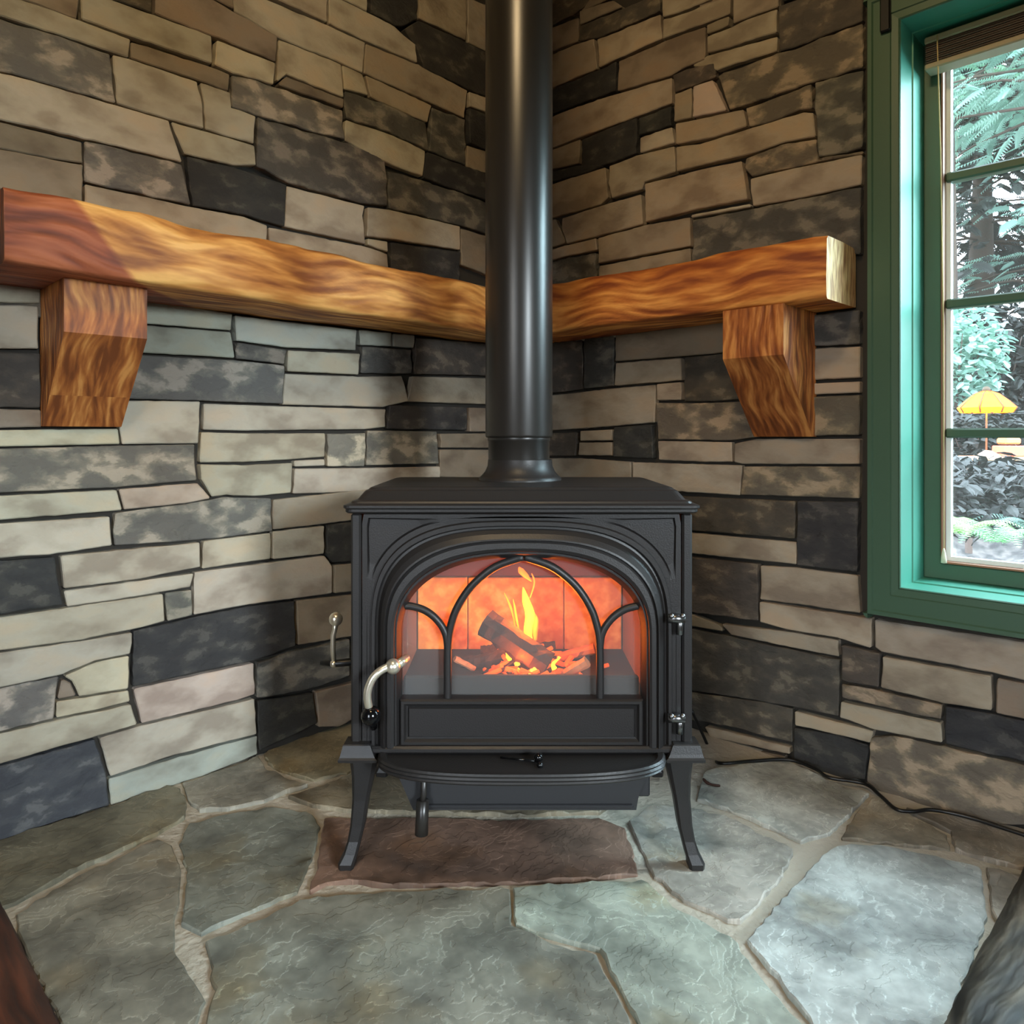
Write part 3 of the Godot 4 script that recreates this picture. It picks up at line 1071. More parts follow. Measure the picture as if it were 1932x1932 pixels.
func door(s: Node3D, v0: float) -> void:
	var st := begin()
	var rows := []
	for q in [[0.0, -0.012], [0.0, 0.002], [0.03, 0.009], [0.13, 0.009], [0.17, 0.001], [0.22, 0.002], [0.34, 0.012], [0.46, 0.018], [0.5, 0.019], [0.53, 0.013], [0.58, 0.016], [0.72, 0.017], [0.8, 0.014], [0.83, 0.009], [0.88, 0.009], [0.93, 0.004], [1.0, -0.004], [1.0, -0.026]]:
		var c := arch(q[0], v0)
		var row := PackedVector3Array()
		for p in c:
			row.append(Vector3(p.x, p.y, q[1]))
		rows.append(row)
	for i in rows.size() - 1:
		for j in rows[0].size() - 1:
			quad(st, rows[i][j + 1], rows[i][j], rows[i + 1][j], rows[i + 1][j + 1])
	# the solid foot of the door with a sunk panel
	var f := func(a: float, z: float) -> PackedVector3Array:
		return PackedVector3Array([Vector3(-0.233 + a, v0 + a, z), Vector3(0.233 - a, v0 + a, z), Vector3(0.233 - a, 0.334 - a, z), Vector3(-0.233 + a, 0.334 - a, z)])
	var pr := [f.call(0.0, -0.026), f.call(0.0, 0.004), f.call(0.003, 0.008), f.call(0.008, 0.008), f.call(0.012, 0.002), f.call(0.015, 0.0), f.call(0.018, 0.005)]
	loft(st, pr)
	cap(st, pr[-1], true)
	var d := part("door", st, mats.iron, s)
	# glass
	st = begin()
	var g := arch(0.97, 0.33)
	for i in g.size() - 1:
		tri(st, Vector3(0, 0.42, -0.022), Vector3(g[i + 1].x, g[i + 1].y, -0.022), Vector3(g[i].x, g[i].y, -0.022))
	tri(st, Vector3(0, 0.42, -0.022), Vector3(g[0].x, g[0].y, -0.022), Vector3(g[-1].x, g[-1].y, -0.022))
	part("glass", st, mats.stoveglass, d)
	# tracery: two posts that run on into the pointed arch, two quarter arches
	for k in [-1, 1]:
		var pa := []
		for q in [[844, 1331], [844, 1290], [844, 1250], [845, 1215], [849, 1188], [860, 1153], [883, 1115], [911, 1087], [942, 1067], [987, 1052]]:
			var p := px(q[0], q[1])
			pa.append(Vector3(p.x if k < 0 else -p.x + 0.009, p.y, -0.006))
		st = begin(true)
		tube(st, curve_through(pa, 5), [0.0078], 10, 0.9)
		part("tracery_post", st, mats.iron, d)
		pa = []
		for q in [[750, 1144], [764, 1144], [780, 1146], [799, 1152], [817, 1164], [832, 1181], [841, 1200], [844, 1222]]:
			var p := px(q[0], q[1])
			pa.append(Vector3(p.x if k < 0 else -p.x + 0.009, p.y, -0.006))
		st = begin(true)
		tube(st, curve_through(pa, 5), [0.0072], 10, 0.9)
		part("tracery_arch", st, mats.iron, d)
	# hinges
	for y in [1166, 1352]:
		var p := px(1272, y)
		st = begin(true)
		tube(st, [Vector3(p.x - 0.016, p.y + 0.003, 0.016), Vector3(p.x + 0.016, p.y + 0.003, 0.016)], [0.0085], 14)
		ball(st, Vector3(p.x - 0.01, p.y + 0.009, 0.022), 0.0055, 10)
		ball(st, Vector3(p.x + 0.011, p.y + 0.009, 0.022), 0.0055, 10)
		tube(st, [Vector3(p.x + 0.008, p.y + 0.004, 0.012), Vector3(p.x + 0.008, p.y - 0.028, 0.012)], [0.0065], 12)
		part("hinge", st, mats.nickel, d)
	# door handle: ball, swan neck, black knob
	st = begin(true)
	var path := []
	for q in [[738, 1261, 0.038], [727, 1262, 0.042], [713, 1269, 0.048], [702, 1281, 0.052], [695, 1298, 0.053], [693, 1315, 0.052], [695, 1334, 0.048]]:
		var p := px(q[0], q[1])
		path.append(Vector3(p.x * 0.965, 0.84 - (0.84 - p.y) * 0.965, q[2]))
	tube(st, curve_through(path, 5), [0.0074], 14)
	var hd := part("handle", st, mats.chrome, d)
	st = begin(true)
	ball(st, path[0] + Vector3(0.001, 0, 0), 0.0145, 22)
	tube(st, [path[0] + Vector3(0.01, 0.002, -0.004), path[0] + Vector3(0.022, 0.006, -0.03)], [0.0085], 12)
	part("ball", st, mats.chrome, hd)
	st = begin(true)
	ball(st, path[-1] + Vector3(0.003, -0.018, -0.004), 0.0185, 22)
	tube(st, [path[-1] + Vector3(0.003, -0.02, -0.004), path[-1] + Vector3(0.003, -0.05, -0.03)], [0.01, 0.007], 12)
	part("knob", st, mats.knob, hd)
	firebox(s)


func side_handle(s: Node3D) -> void:
	var st := begin(true)
	var a := Vector3(-0.39, 0.452, -0.14)
	ball(st, a, 0.0145, 20)
	var path := [a, a + Vector3(-0.002, -0.022, 0.0), a + Vector3(-0.0055, -0.034, 0.0), a + Vector3(-0.006, -0.06, 0.0), a + Vector3(-0.0045, -0.094, 0.0)]
	tube(st, path, [0.0055], 12)
	ball(st, path[-1], 0.0085, 14)
	var h := part("side_door_handle", st, mats.chrome, s)
	st = begin(true)
	tube(st, [path[-1] + Vector3(-0.028, 0, -0.006), path[-1], Vector3(-0.325, 0.362, -0.15)], [0.0055, 0.0075, 0.009], 12)
	part("spindle", st, mats.black, h)


func firebox(s: Node3D) -> void:
	var back := -0.36
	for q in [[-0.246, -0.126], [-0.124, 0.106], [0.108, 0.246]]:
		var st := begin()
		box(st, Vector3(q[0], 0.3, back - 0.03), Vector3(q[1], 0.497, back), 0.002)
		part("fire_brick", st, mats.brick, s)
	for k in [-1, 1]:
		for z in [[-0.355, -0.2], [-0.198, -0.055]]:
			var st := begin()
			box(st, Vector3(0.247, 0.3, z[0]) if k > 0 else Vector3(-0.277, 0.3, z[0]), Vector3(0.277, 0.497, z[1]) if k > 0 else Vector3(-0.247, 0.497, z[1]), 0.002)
			part("fire_brick", st, mats.brick_shaded, s)
	var st := begin()
	box(st, Vector3(-0.285, 0.305, back - 0.03), Vector3(0.285, 0.325, -0.03), 0.002)
	part("fire_grate", st, mats.soot, s)
	st = begin()
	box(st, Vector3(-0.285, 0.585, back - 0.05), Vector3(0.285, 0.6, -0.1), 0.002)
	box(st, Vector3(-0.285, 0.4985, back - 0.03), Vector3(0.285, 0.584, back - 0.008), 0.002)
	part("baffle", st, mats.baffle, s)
	st = begin()
	box(st, Vector3(-0.232, 0.325, -0.052), Vector3(0.232, 0.3655, -0.036), 0.004)
	part("log_guard", st, mats.ash, s)


# ============================================================ fire

func split_log(called: String, label: String, a: Vector3, b: Vector3, w: float, h: float, m: Material, sd: int, turn := 0.4) -> void:
	var o := thing(called, label, "log", a)
	var d := b - a
	var dir := d.normalized()
	var side := dir.cross(Vector3.UP).normalized()
	var up := side.cross(dir)
	side = side.rotated(dir, turn)
	up = up.rotated(dir, turn)
	var rings := []
	for i in 11:
		var t := i / 10.0
		var ring := PackedVector3Array()
		for q in [[-0.5, -0.3], [-0.2, -0.5], [0.3, -0.45], [0.5, -0.1], [0.42, 0.4], [0.05, 0.5], [-0.45, 0.35]]:
			var e := 1.0 + rough.get_noise_3d(i * 0.5 + sd * 9.0, q[0] * 3.0, q[1] * 3.0) * 0.25
			ring.append(d * t + side * (q[0] * w * e) + up * (q[1] * h * e))
		rings.append(ring)
	var st := begin()
	loft(st, rings)
	cap(st, rings[0], false)
	cap(st, rings[-1], true)
	part("wood", st, m, o)


func flame(called: String, label: String, path: Array, width: Array, m: Material) -> void:
	var o := thing(called, label, "flame", path[0])
	var p := []
	for q in path:
		p.append(q - path[0])
	var st := begin(true)
	var c := curve_through(p, 5)
	var r := []
	for i in c.size():
		var t := float(i) / (c.size() - 1) * (width.size() - 1)
		var k := mini(int(t), width.size() - 2)
		r.append(lerpf(width[k], width[k + 1], t - k))
	tube(st, c, r, 10, 0.8)
	part("fire", st, m, o)


func build_fire() -> void:
	split_log("firewood", "large charred split log leaning diagonally across the fire behind the stove glass", Vector3(-0.0596, 0.4340, -1.6000), Vector3(0.0760, 0.3535, -1.5600), 0.05, 0.058, mats.char, 1, 0.5)
	split_log("firewood", "dark burnt log lying low at the left of the fire, under the big log", Vector3(-0.1166, 0.3152, -1.6600), Vector3(0.0106, 0.3498, -1.6400), 0.04, 0.04, mats.char, 2)
	split_log("firewood", "glowing split stick at the right of the fire, lying level behind the others", Vector3(0.0902, 0.3245, -1.7000), Vector3(0.1879, 0.3547, -1.6800), 0.022, 0.02, mats.hotwood, 3)
	split_log("firewood", "glowing flat stick at the right front of the fire, propped up to the right", Vector3(0.0951, 0.3156, -1.5800), Vector3(0.1588, 0.3625, -1.5600), 0.02, 0.024, mats.hotwood, 4)
	split_log("firewood", "thin burning stick on the left side of the fire, against the brick", Vector3(-0.1239, 0.3571, -1.6000), Vector3(-0.0825, 0.3279, -1.6200), 0.012, 0.012, mats.hotwood, 5)
	split_log("firewood", "small dark log end sticking out left below the big log", Vector3(-0.0707, 0.3391, -1.7000), Vector3(-0.0256, 0.3465, -1.7000), 0.03, 0.024, mats.char, 6)
	split_log("firewood", "short dark log behind the tallest flame", Vector3(0.0567, 0.3456, -1.7200), Vector3(0.1011, 0.3505, -1.7200), 0.02, 0.018, mats.char, 7)
	flame("flame", "tall bright yellow flame rising from the big log", [Vector3(0.0421, 0.3831, -1.6300), Vector3(0.0351, 0.4088, -1.6300), Vector3(0.0397, 0.4439, -1.6300), Vector3(0.0304, 0.4766, -1.6300), Vector3(0.0245, 0.5047, -1.6300)], [0.004, 0.0095, 0.011, 0.0085, 0.0008], mats.flame)
	flame("flame", "orange side tongue on the right of the tall flame", [Vector3(0.0517, 0.3850, -1.6400), Vector3(0.0506, 0.4121, -1.6400), Vector3(0.0517, 0.4321, -1.6400), Vector3(0.0435, 0.4532, -1.6400)], [0.003, 0.008, 0.007, 0.001], mats.wisp)
	flame("flame", "thin orange flame thread curling up towards the arch point", [Vector3(0.0397, 0.4813, -1.6300), Vector3(0.0479, 0.5070, -1.6300), Vector3(0.0491, 0.5210, -1.6300), Vector3(0.0432, 0.5350, -1.6300)], [0.0012, 0.002, 0.002, 0.001], mats.wisp)
	flame("flame", "detached slanting orange flame under the point of the arch", [Vector3(0.0432, 0.5175, -1.6300), Vector3(0.0304, 0.5304, -1.6300), Vector3(0.0199, 0.5409, -1.6300), Vector3(0.0152, 0.5491, -1.6300)], [0.001, 0.006, 0.007, 0.0015], mats.wisp)
	flame("flame", "thin pale flame on the left of the tall flame, nearer to it", [Vector3(0.0178, 0.3938, -1.6600), Vector3(0.0107, 0.4247, -1.6600), Vector3(0.0059, 0.4545, -1.6600), Vector3(0.0024, 0.4723, -1.6600)], [0.001, 0.003, 0.0025, 0.0006], mats.wisp)
	flame("flame", "outermost thin pale flame on the left above the big log", [Vector3(0.0072, 0.3983, -1.6700), Vector3(0.0036, 0.4282, -1.6700), Vector3(-0.0048, 0.4557, -1.6700), Vector3(-0.0180, 0.4845, -1.6700)], [0.001, 0.0025, 0.003, 0.0006], mats.wisp)
	flame("flame", "small bright flame below the middle of the big log", [Vector3(0.0156, 0.3211, -1.5500), Vector3(0.0167, 0.3322, -1.5500), Vector3(0.0133, 0.3522, -1.5500)], [0.006, 0.007, 0.001], mats.flame)
	flame("flame", "small bright flame under the left part of the big log", [Vector3(-0.0046, 0.3495, -1.6100), Vector3(-0.0069, 0.3587, -1.6100), Vector3(-0.0127, 0.3703, -1.6100)], [0.004, 0.007, 0.001], mats.flame)
	flame("flame", "little forked flame at the right end of the big log", [Vector3(0.0895, 0.3468, -1.5600), Vector3(0.0872, 0.3580, -1.5600), Vector3(0.1035, 0.3684, -1.5700)], [0.006, 0.004, 0.0008], mats.flame)
	# glowing ember bed
	var r2 := RandomNumberGenerator.new()
	r2.seed = 4
	var e := thing("ember_bed", "bed of glowing embers on the stove grate under the logs", "embers", Vector3(0.018, 0.325, -1.62))
	for kind in [[mats.ember, 70], [mats.ember_hot, 12], [mats.char, 30]]:
		var st := begin()
		for i in kind[1]:
			var c := Vector3(r2.randfn(0.015, 0.055), 0.0, r2.randf_range(-0.09, 0.13))
			c.y = 0.006 + maxf(0.0, 0.034 - absf(c.x - 0.01) * 0.3) * r2.randf()
			var h := Vector3(r2.randf_range(0.006, 0.02), r2.randf_range(0.002, 0.0045), r2.randf_range(0.003, 0.006))
			if kind[0] == mats.ember_hot:
				h = Vector3(0.004, 0.004, 0.004) * r2.randf_range(0.7, 1.3)
			box(st, -h, h, 0.0015, Transform3D(Basis.from_euler(Vector3(r2.randf(), r2.randf_range(-0.9, 0.9), r2.randf_range(-0.9, 0.9))), c))
		var p := part("ember_fire" if kind[0] != mats.char else "cinder", st, kind[0], e)
		p.set_meta("kind", "stuff")
	for q in [[Vector3(0.03, 0.44, -1.60), 0.10], [Vector3(0.02, 0.375, -1.55), 0.10 * 0.5]]:
		var l := OmniLight3D.new()
		l.name = "fire_light"
		l.light_color = Color(1.0, 0.46, 0.12)
		l.light_energy = q[1]
		l.light_size = 0.03
		l.omni_range = 8.0
		l.omni_attenuation = 2.0
		l.shadow_enabled = true
		add_child(l, true)
		l.position = q[0]


func build_pipe() -> void:
	var p := thing("stove_pipe", "tall round black steel stove pipe rising from the stove to the ceiling", "stove pipe", Vector3(0.0158, 0.76, -1.682))
	var st := begin(true)
	lathe(st, Vector3.ZERO, [Vector2(0.0695, 0.0), Vector2(0.0695, 0.066), Vector2(0.071, 0.0675), Vector2(0.071, 0.072), Vector2(0.0705, 0.09)], 64)
	part("lower_section", st, mats.steel_black, p)
	st = begin(true)
	lathe(st, Vector3.ZERO, [Vector2(0.0735, 0.0745), Vector2(0.0755, 0.076), Vector2(0.0762, 0.08), Vector2(0.0764, 0.6), Vector2(0.0764, 1.2), Vector2(0.0764, 1.79)], 64)
	part("upper_section", st, mats.steel_black, p)


func build_cord() -> void:
	var pts := [Vector3(0.4885, 0.0922, -2.0101), Vector3(0.5288, 0.0062, -2.0264), Vector3(0.5489, -0.0391, -2.0204), Vector3(0.5308, 0.0060, -1.8795), Vector3(0.6157, 0.0060, -1.8918), Vector3(0.7116, 0.0070, -1.8973), Vector3(0.7578, 0.0070, -1.8416), Vector3(0.7724, 0.0070, -1.7988), Vector3(0.8417, 0.0070, -1.7672), Vector3(0.8513, 0.0070, -1.7064), Vector3(0.8554, 0.0070, -1.6483), Vector3(0.8870, 0.0070, -1.6367), Vector3(0.9355, 0.0070, -1.6436), Vector3(0.9973, 0.0070, -1.6116), Vector3(1.0627, 0.0070, -1.5462), Vector3(1.1414, 0.0070, -1.4675)]
	var o := thing("power_cord", "black power cord lying along the foot of the right stone wall", "cord", pts[5])
	var p := []
	for q in pts:
		p.append(q - pts[5])
	var st := begin(true)
	tube(st, curve_through(p, 6), [0.0042], 10)
	part("cable", st, mats.black, o)
	var tw := thing("twig", "short dark curled twig on the hearth beside the stove's right leg", "twig", Vector3(0.4753, 0.0050, -1.7729))
	st = begin(true)
	tube(st, curve_through([Vector3(-0.014, 0.006, -0.012), Vector3(-0.008, 0.002, 0.0), Vector3(0.004, 0.001, 0.01), Vector3(0.02, 0.001, 0.014)], 4), [0.002, 0.003, 0.004, 0.004, 0.004, 0.004, 0.003, 0.003, 0.003, 0.003, 0.003, 0.003, 0.002], 8)
	part("stem", st, std(Color(0.22, 0.12, 0.07), 0.8), tw)


# ============================================================ outside the window

func spray(n: int, l: float, w: float) -> ArrayMesh:  # a flat conifer twig: a rib with pairs of needles
	var st := begin()
	for i in n:
		var t := float(i) / n
		var x := t * l
		var nl := w * (1.0 - 0.75 * t) * (0.5 + minf(t * 4.0, 0.5))
		for s in [-1, 1]:
			var a := Vector3(x, 0, 0)
			var b := Vector3(x + nl * 0.35, 0.004, s * nl * 0.5)
			var c := Vector3(x + nl * 0.75, -0.012, s * nl)
			var d := Vector3(x + l / n * 1.0, 0, 0)
			tri(st, a, b, d)
			tri(st, d, b, c)
	st.generate_normals()
	return st.commit()


func broad_leaf(l: float, w: float) -> ArrayMesh:
	var st := begin()
	var mid := [Vector3(0, 0, 0), Vector3(l * 0.35, 0.02 * l, 0), Vector3(l * 0.7, 0.0, 0), Vector3(l, -0.12 * l, 0)]
	var ws := [0.0, 0.5, 0.38, 0.0]
	for i in 3:
		for s in [-1, 1]:
			quad(st, mid[i], mid[i + 1], mid[i + 1] + Vector3(0, -0.1 * w, s * ws[i + 1] * w), mid[i] + Vector3(0, -0.1 * w, s * ws[i] * w))
	st.generate_normals()
	return st.commit()


func leaves(o: Node3D, mesh: Mesh, m: Material, where: Array) -> void:
	var mm := MultiMesh.new()
	mm.transform_format = MultiMesh.TRANSFORM_3D
	mm.mesh = mesh
	mm.instance_count = where.size()
	for i in where.size():
		mm.set_instance_transform(i, where[i])
	var mi := MultiMeshInstance3D.new()
	mi.name = "foliage"
	mi.multimesh = mm
	mi.material_override = m
	mi.set_meta("kind", "stuff")
	o.add_child(mi, true)


func conifer(label: String, at: Vector3, h: float, r: float, low: float, m: Material, sd: int, count: int, size: float, tex: Mesh) -> void:
	var q := RandomNumberGenerator.new()
	q.seed = sd
	var o := thing("conifer", label, "tree", at)
	var st := begin(true)
	tube(st, [Vector3.ZERO, Vector3(0.03, h * 0.5, 0.02), Vector3(0, h, 0)], [0.13 + h * 0.01, 0.1, 0.02], 10)
	part("trunk", st, mats.bark, o)
	var where := []
	var bst := begin(true)
	var boughs := int(count / 26.0)
	for i in boughs:
		var t := pow(q.randf(), 0.8)
		var y := lerpf(low, h, t)
		var len := r * (1.0 - 0.8 * t) * q.randf_range(0.75, 1.1)
		var az := q.randf() * TAU
		var dir := Vector3(cos(az), 0, sin(az))
		var droop := q.randf_range(0.15, 0.4)
		tube(bst, [Vector3(0, y, 0), dir * len * 0.5 + Vector3(0, y - droop * len * 0.1, 0), dir * len + Vector3(0, y - droop * len * 0.55, 0)], [0.02, 0.013, 0.004], 5)
		for k in 26:
			var f := sqrt(q.randf()) * 0.95 + 0.05
			var p := dir * (len * f) + Vector3(0, y - droop * len * 0.55 * f * f, 0)
			p += Vector3(q.randf_range(-1, 1), q.randf_range(-0.5, 0.25), q.randf_range(-1, 1)) * 0.09 * size * 3.0
			var b := Basis.from_euler(Vector3(q.randf_range(-0.5, 0.5), -az + q.randf_range(-0.9, 0.9), q.randf_range(-0.75, 0.05)))
			where.append(Transform3D(b.scaled(Vector3.ONE * size * q.randf_range(0.7, 1.3)), p))
	part("bough", bst, mats.bark, o).set_meta("kind", "stuff")
	leaves(o, tex, m, where)


func shrub(called: String, label: String, at: Vector3, r: Vector3, m: Material, sd: int, count: int, mesh: Mesh, size: float) -> void:
	var q := RandomNumberGenerator.new()
	q.seed = sd
	var o := thing(called, label, "shrub", at)
	var st := begin(true)
	for i in 7:
		var a := q.randf() * TAU
		tube(st, [Vector3(cos(a) * 0.05, 0, sin(a) * 0.05), Vector3(cos(a) * r.x * 0.3, r.y * 0.5, sin(a) * r.z * 0.3), Vector3(cos(a) * r.x * 0.6, r.y * 1.3, sin(a) * r.z * 0.6)], [0.018, 0.012, 0.004], 6)
	part("stem", st, mats.bark, o)
	var where := []
	for i in count:
		var d := Vector3(q.randfn(), q.randfn(), q.randfn()).normalized() * pow(q.randf(), 0.4)
		var p := Vector3(d.x * r.x, r.y + d.y * r.y, d.z * r.z)
		var b := Basis.from_euler(Vector3(q.randf_range(-0.6, 0.6), q.randf() * TAU, q.randf_range(-0.9, 0.3)))
		where.append(Transform3D(b.scaled(Vector3.ONE * size * q.randf_range(0.6, 1.3)), p))
	leaves(o, mesh, m, where)


func fern(label: String, at: Vector3, size: float, m: Material, sd: int) -> void:
	var q := RandomNumberGenerator.new()
	q.seed = sd
	var o := thing("fern", label, "fern", at)
	for i in 9:
		var az := TAU * i / 9.0 + q.randf_range(-0.25, 0.25)
		var dir := Vector3(cos(az), 0, sin(az))
		var side := Vector3(-dir.z, 0, dir.x)
		var l := size * q.randf_range(0.75, 1.1)
		var st := begin()
		var n := 22
		var at_t := func(t: float) -> Vector3: return dir * (l * t) + Vector3(0, l * (1.15 * t - 1.05 * t * t), 0)
		for k in n:
			var t := 0.08 + 0.92 * k / n
			var p: Vector3 = at_t.call(t)
			var e: Vector3 = at_t.call(t + 0.6 / n)
			var w := l * 0.2 * sin(PI * pow(t, 0.7)) + 0.006
			for s in [-1, 1]:
				tri(st, p, p + side * (s * w) + dir * w * 0.3 + Vector3(0, -w * 0.25, 0), e)
		part("frond", st, m, o)


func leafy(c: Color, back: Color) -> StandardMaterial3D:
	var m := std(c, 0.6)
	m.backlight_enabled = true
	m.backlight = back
	return m


func build_outside() -> void:
	mats.bark = std(Color(0.36, 0.31, 0.28), 0.95)
	var st := begin(true)
	var rows := []
	for i in 13:  # garden ground, rising to a bank behind the trees
		var d := [-0.2, 0.5, 1.5, 3.0, 4.5, 5.5, 6.5, 7.5, 8.5, 9.5, 11.0, 13.0, 16.0][i] as float
		var hgt := [-0.35, -0.3, -0.25, -0.2, -0.1, 0.1, 0.5, 1.0, 1.5, 2.0, 2.4, 2.7, 2.8][i] as float
		var row := PackedVector3Array()
		for j in 41:
			var u := -9.0 + j * 0.55
			row.append(on_wall(1, u, hgt + rough.get_noise_2d(u * 0.5, d * 0.6) * 0.25 * clampf(d - 2.0, 0.0, 1.0), -0.22 - d))
		rows.append(row)
	for i in rows.size() - 1:
		for j in 40:
			quad(st, rows[i][j], rows[i][j + 1], rows[i + 1][j + 1], rows[i + 1][j])
	var gm := std(Color.WHITE, 0.95)
	gm.albedo_texture = noise_tex(FastNoiseLite.TYPE_SIMPLEX, 0.03, 5, [Color(0.2, 0.2, 0.2), Color(0.3, 0.3, 0.29), Color(0.42, 0.4, 0.38)], [0.25, 0.5, 0.8], 512, 10.0, 61)
	gm.uv1_triplanar = true
	gm.uv1_world_triplanar = true
	gm.uv1_scale = Vector3(0.5, 0.5, 0.5)
	structure("ground", st, gm)
	var twig := spray(12, 0.3, 0.085)
	var leaf := broad_leaf(0.09, 0.05)
	var blue := leafy(Color(0.55, 0.69, 0.65), Color(0.5, 0.64, 0.56))  # blue and pale: leaf green with bluish haze mixed into the colour
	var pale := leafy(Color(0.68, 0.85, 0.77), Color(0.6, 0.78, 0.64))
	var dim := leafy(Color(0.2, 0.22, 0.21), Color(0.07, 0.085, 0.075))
	var lime := leafy(Color(0.55, 0.78, 0.45), Color(0.4, 0.6, 0.3))
	conifer("pale blue green conifer outside the window, its boughs behind the top panes", Vector3(5.6877, 1.4992, -7.6000), 7.5, 2.0, 2.6, blue, 71, 2600, 1.0, twig)
	conifer("lighter green conifer beside the window frame, left of the paler blue one", Vector3(4.9566, 1.8325, -8.6000), 8.0, 2.1, 3.2, pale, 72, 2400, 1.0, twig)
	conifer("dark conifer far back on the bank, behind the stand-in yellow lamp", Vector3(6.9706, 2.8981, -11.0000), 5.0, 2.6, 0.2, dim, 73, 2600, 1.3, twig)
	conifer("conifer far to the right on the bank beyond the window", Vector3(7.8423, 2.4242, -10.0000), 6.0, 2.4, 0.3, blue, 74, 2000, 1.2, twig)
	shrub("shrub", "dark leafy shrub under the stand-in plank table outside", Vector3(4.3725, 0.2761, -6.9000), Vector3(1.0, 0.42, 0.5), dim, 81, 2600, leaf, 1.2)
	shrub("shrub", "grey green shrub behind the stand-in yellow lamp shade", Vector3(5.2416, 0.9604, -8.0000), Vector3(1.1, 0.7, 0.5), dim, 82, 2600, leaf, 1.5)
	shrub("shrub", "light leafy shrub low down, left of the stand-in lamp pole", Vector3(4.4241, 1.1105, -7.4000), Vector3(0.5, 0.55, 0.4), blue, 83, 1300, leaf, 1.3)
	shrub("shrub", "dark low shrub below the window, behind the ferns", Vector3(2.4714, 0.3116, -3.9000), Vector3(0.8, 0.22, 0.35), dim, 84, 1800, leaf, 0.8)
	fern("bright green fern low in the bottom pane, at its left", Vector3(1.9406, 0.4019, -3.2000), 0.26, lime, 91)
	fern("green fern in the bottom pane, to the right of the brighter one", Vector3(2.1622, 0.3456, -3.3000), 0.3, leafy(Color(0.5, 0.72, 0.52), Color(0.36, 0.55, 0.35)), 92)
	fern("dim green fern at the right edge of the bottom pane", Vector3(2.5394, 0.3523, -3.6000), 0.3, blue, 93)
	# room lamp, table and box reflected in the pane, added here as outdoor objects
	var tz := 6.0
	var top := Vector3(3.8538, 0.6551, -6.0000)
	var tb := thing("reflection_table", "plank table of pale wood outside, standing in for the room table reflected in glass", "table", Vector3(top.x, top.y - 0.75, top.z))
	for i in 4:
		st = begin()
		box(st, Vector3(-0.29, 0.735, -0.21 + i * 0.105), Vector3(0.29, 0.762, -0.108 + i * 0.105), 0.004)
		part("plank", st, std(Color(0.86, 0.68, 0.5), 0.7), tb)
	for k in [[-0.24, -0.15], [0.24, -0.15], [-0.24, 0.15], [0.24, 0.15]]:
		st = begin()
		box(st, Vector3(k[0] - 0.02, 0, k[1] - 0.02), Vector3(k[0] + 0.02, 0.736, k[1] + 0.02), 0.003)
		part("leg", st, mats.bark, tb)
	var y := top.y + 0.012
	var lp := thing("reflection_lamp", "yellow amber lamp on a pole outside, standing in for a reflected room lamp", "lamp", Vector3(Vector3(3.8495, 1.1024, -6.0000).x, y, top.z))
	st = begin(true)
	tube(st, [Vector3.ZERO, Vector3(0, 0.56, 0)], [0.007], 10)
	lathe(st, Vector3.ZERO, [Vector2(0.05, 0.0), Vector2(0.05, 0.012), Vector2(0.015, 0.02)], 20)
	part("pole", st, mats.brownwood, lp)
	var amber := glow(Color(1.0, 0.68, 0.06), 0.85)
	var n := 8
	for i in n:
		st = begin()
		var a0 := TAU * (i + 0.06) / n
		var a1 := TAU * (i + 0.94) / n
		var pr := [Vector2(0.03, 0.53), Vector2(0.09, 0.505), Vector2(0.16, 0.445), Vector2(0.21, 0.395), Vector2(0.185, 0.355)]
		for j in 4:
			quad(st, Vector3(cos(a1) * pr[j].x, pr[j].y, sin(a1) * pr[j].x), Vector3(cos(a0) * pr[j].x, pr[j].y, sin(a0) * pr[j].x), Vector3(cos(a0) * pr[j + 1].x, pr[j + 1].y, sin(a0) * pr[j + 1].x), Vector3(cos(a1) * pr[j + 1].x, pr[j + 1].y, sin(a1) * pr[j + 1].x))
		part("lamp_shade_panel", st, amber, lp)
		st = begin(true)
		var am := TAU * float(i) / n
		var rb := []
		for q in pr:
			rb.append(Vector3(cos(am) * q.x, q.y, sin(am) * q.x))
		tube(st, rb, [0.006], 6)
		part("rib", st, std(Color(0.5, 0.26, 0.08), 0.6), lp)
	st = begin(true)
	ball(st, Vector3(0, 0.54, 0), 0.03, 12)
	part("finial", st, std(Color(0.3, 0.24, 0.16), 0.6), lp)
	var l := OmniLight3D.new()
	l.name = "reflection_lamp_light"  # light of the lamp added outside in place of the reflection
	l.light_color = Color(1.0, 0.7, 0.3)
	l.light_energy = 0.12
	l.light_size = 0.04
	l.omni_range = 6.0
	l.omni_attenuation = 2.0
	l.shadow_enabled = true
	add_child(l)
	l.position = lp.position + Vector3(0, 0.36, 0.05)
	var bx := thing("reflection_box", "bright orange red box on the stand-in table, part of the room reflection", "box", Vector3(Vector3(4.0129, 0.7067, -6.0000).x, y, top.z + 0.02))
	st = begin()
	box(st, Vector3(-0.09, 0, -0.07), Vector3(0.09, 0.088, 0.07), 0.008)
	part("body", st, std(Color(0.98, 0.45, 0.34), 0.6), bx)
	st = begin()
	box(st, Vector3(-0.06, 0.1, -0.06), Vector3(0.07, 0.15, 0.06), 0.012)
	part("lid", st, std(Color(0.95, 0.6, 0.36), 0.6), bx)
	var tent := thing("napkin", "pale folded napkin on the stand-in table, part of the room reflection", "napkin", Vector3(Vector3(3.8237, 0.6809, -6.0000).x, y, top.z + 0.06))
	st = begin()
	var s0 := PackedVector3Array([Vector3(-0.085, 0, -0.05), Vector3(0.085, 0, -0.05), Vector3(0.0, 0.05, -0.04)])
	var s1 := PackedVector3Array([Vector3(-0.085, 0, 0.05), Vector3(0.085, 0, 0.05), Vector3(0.0, 0.05, 0.04)])
	loft(st, [s0, s1])
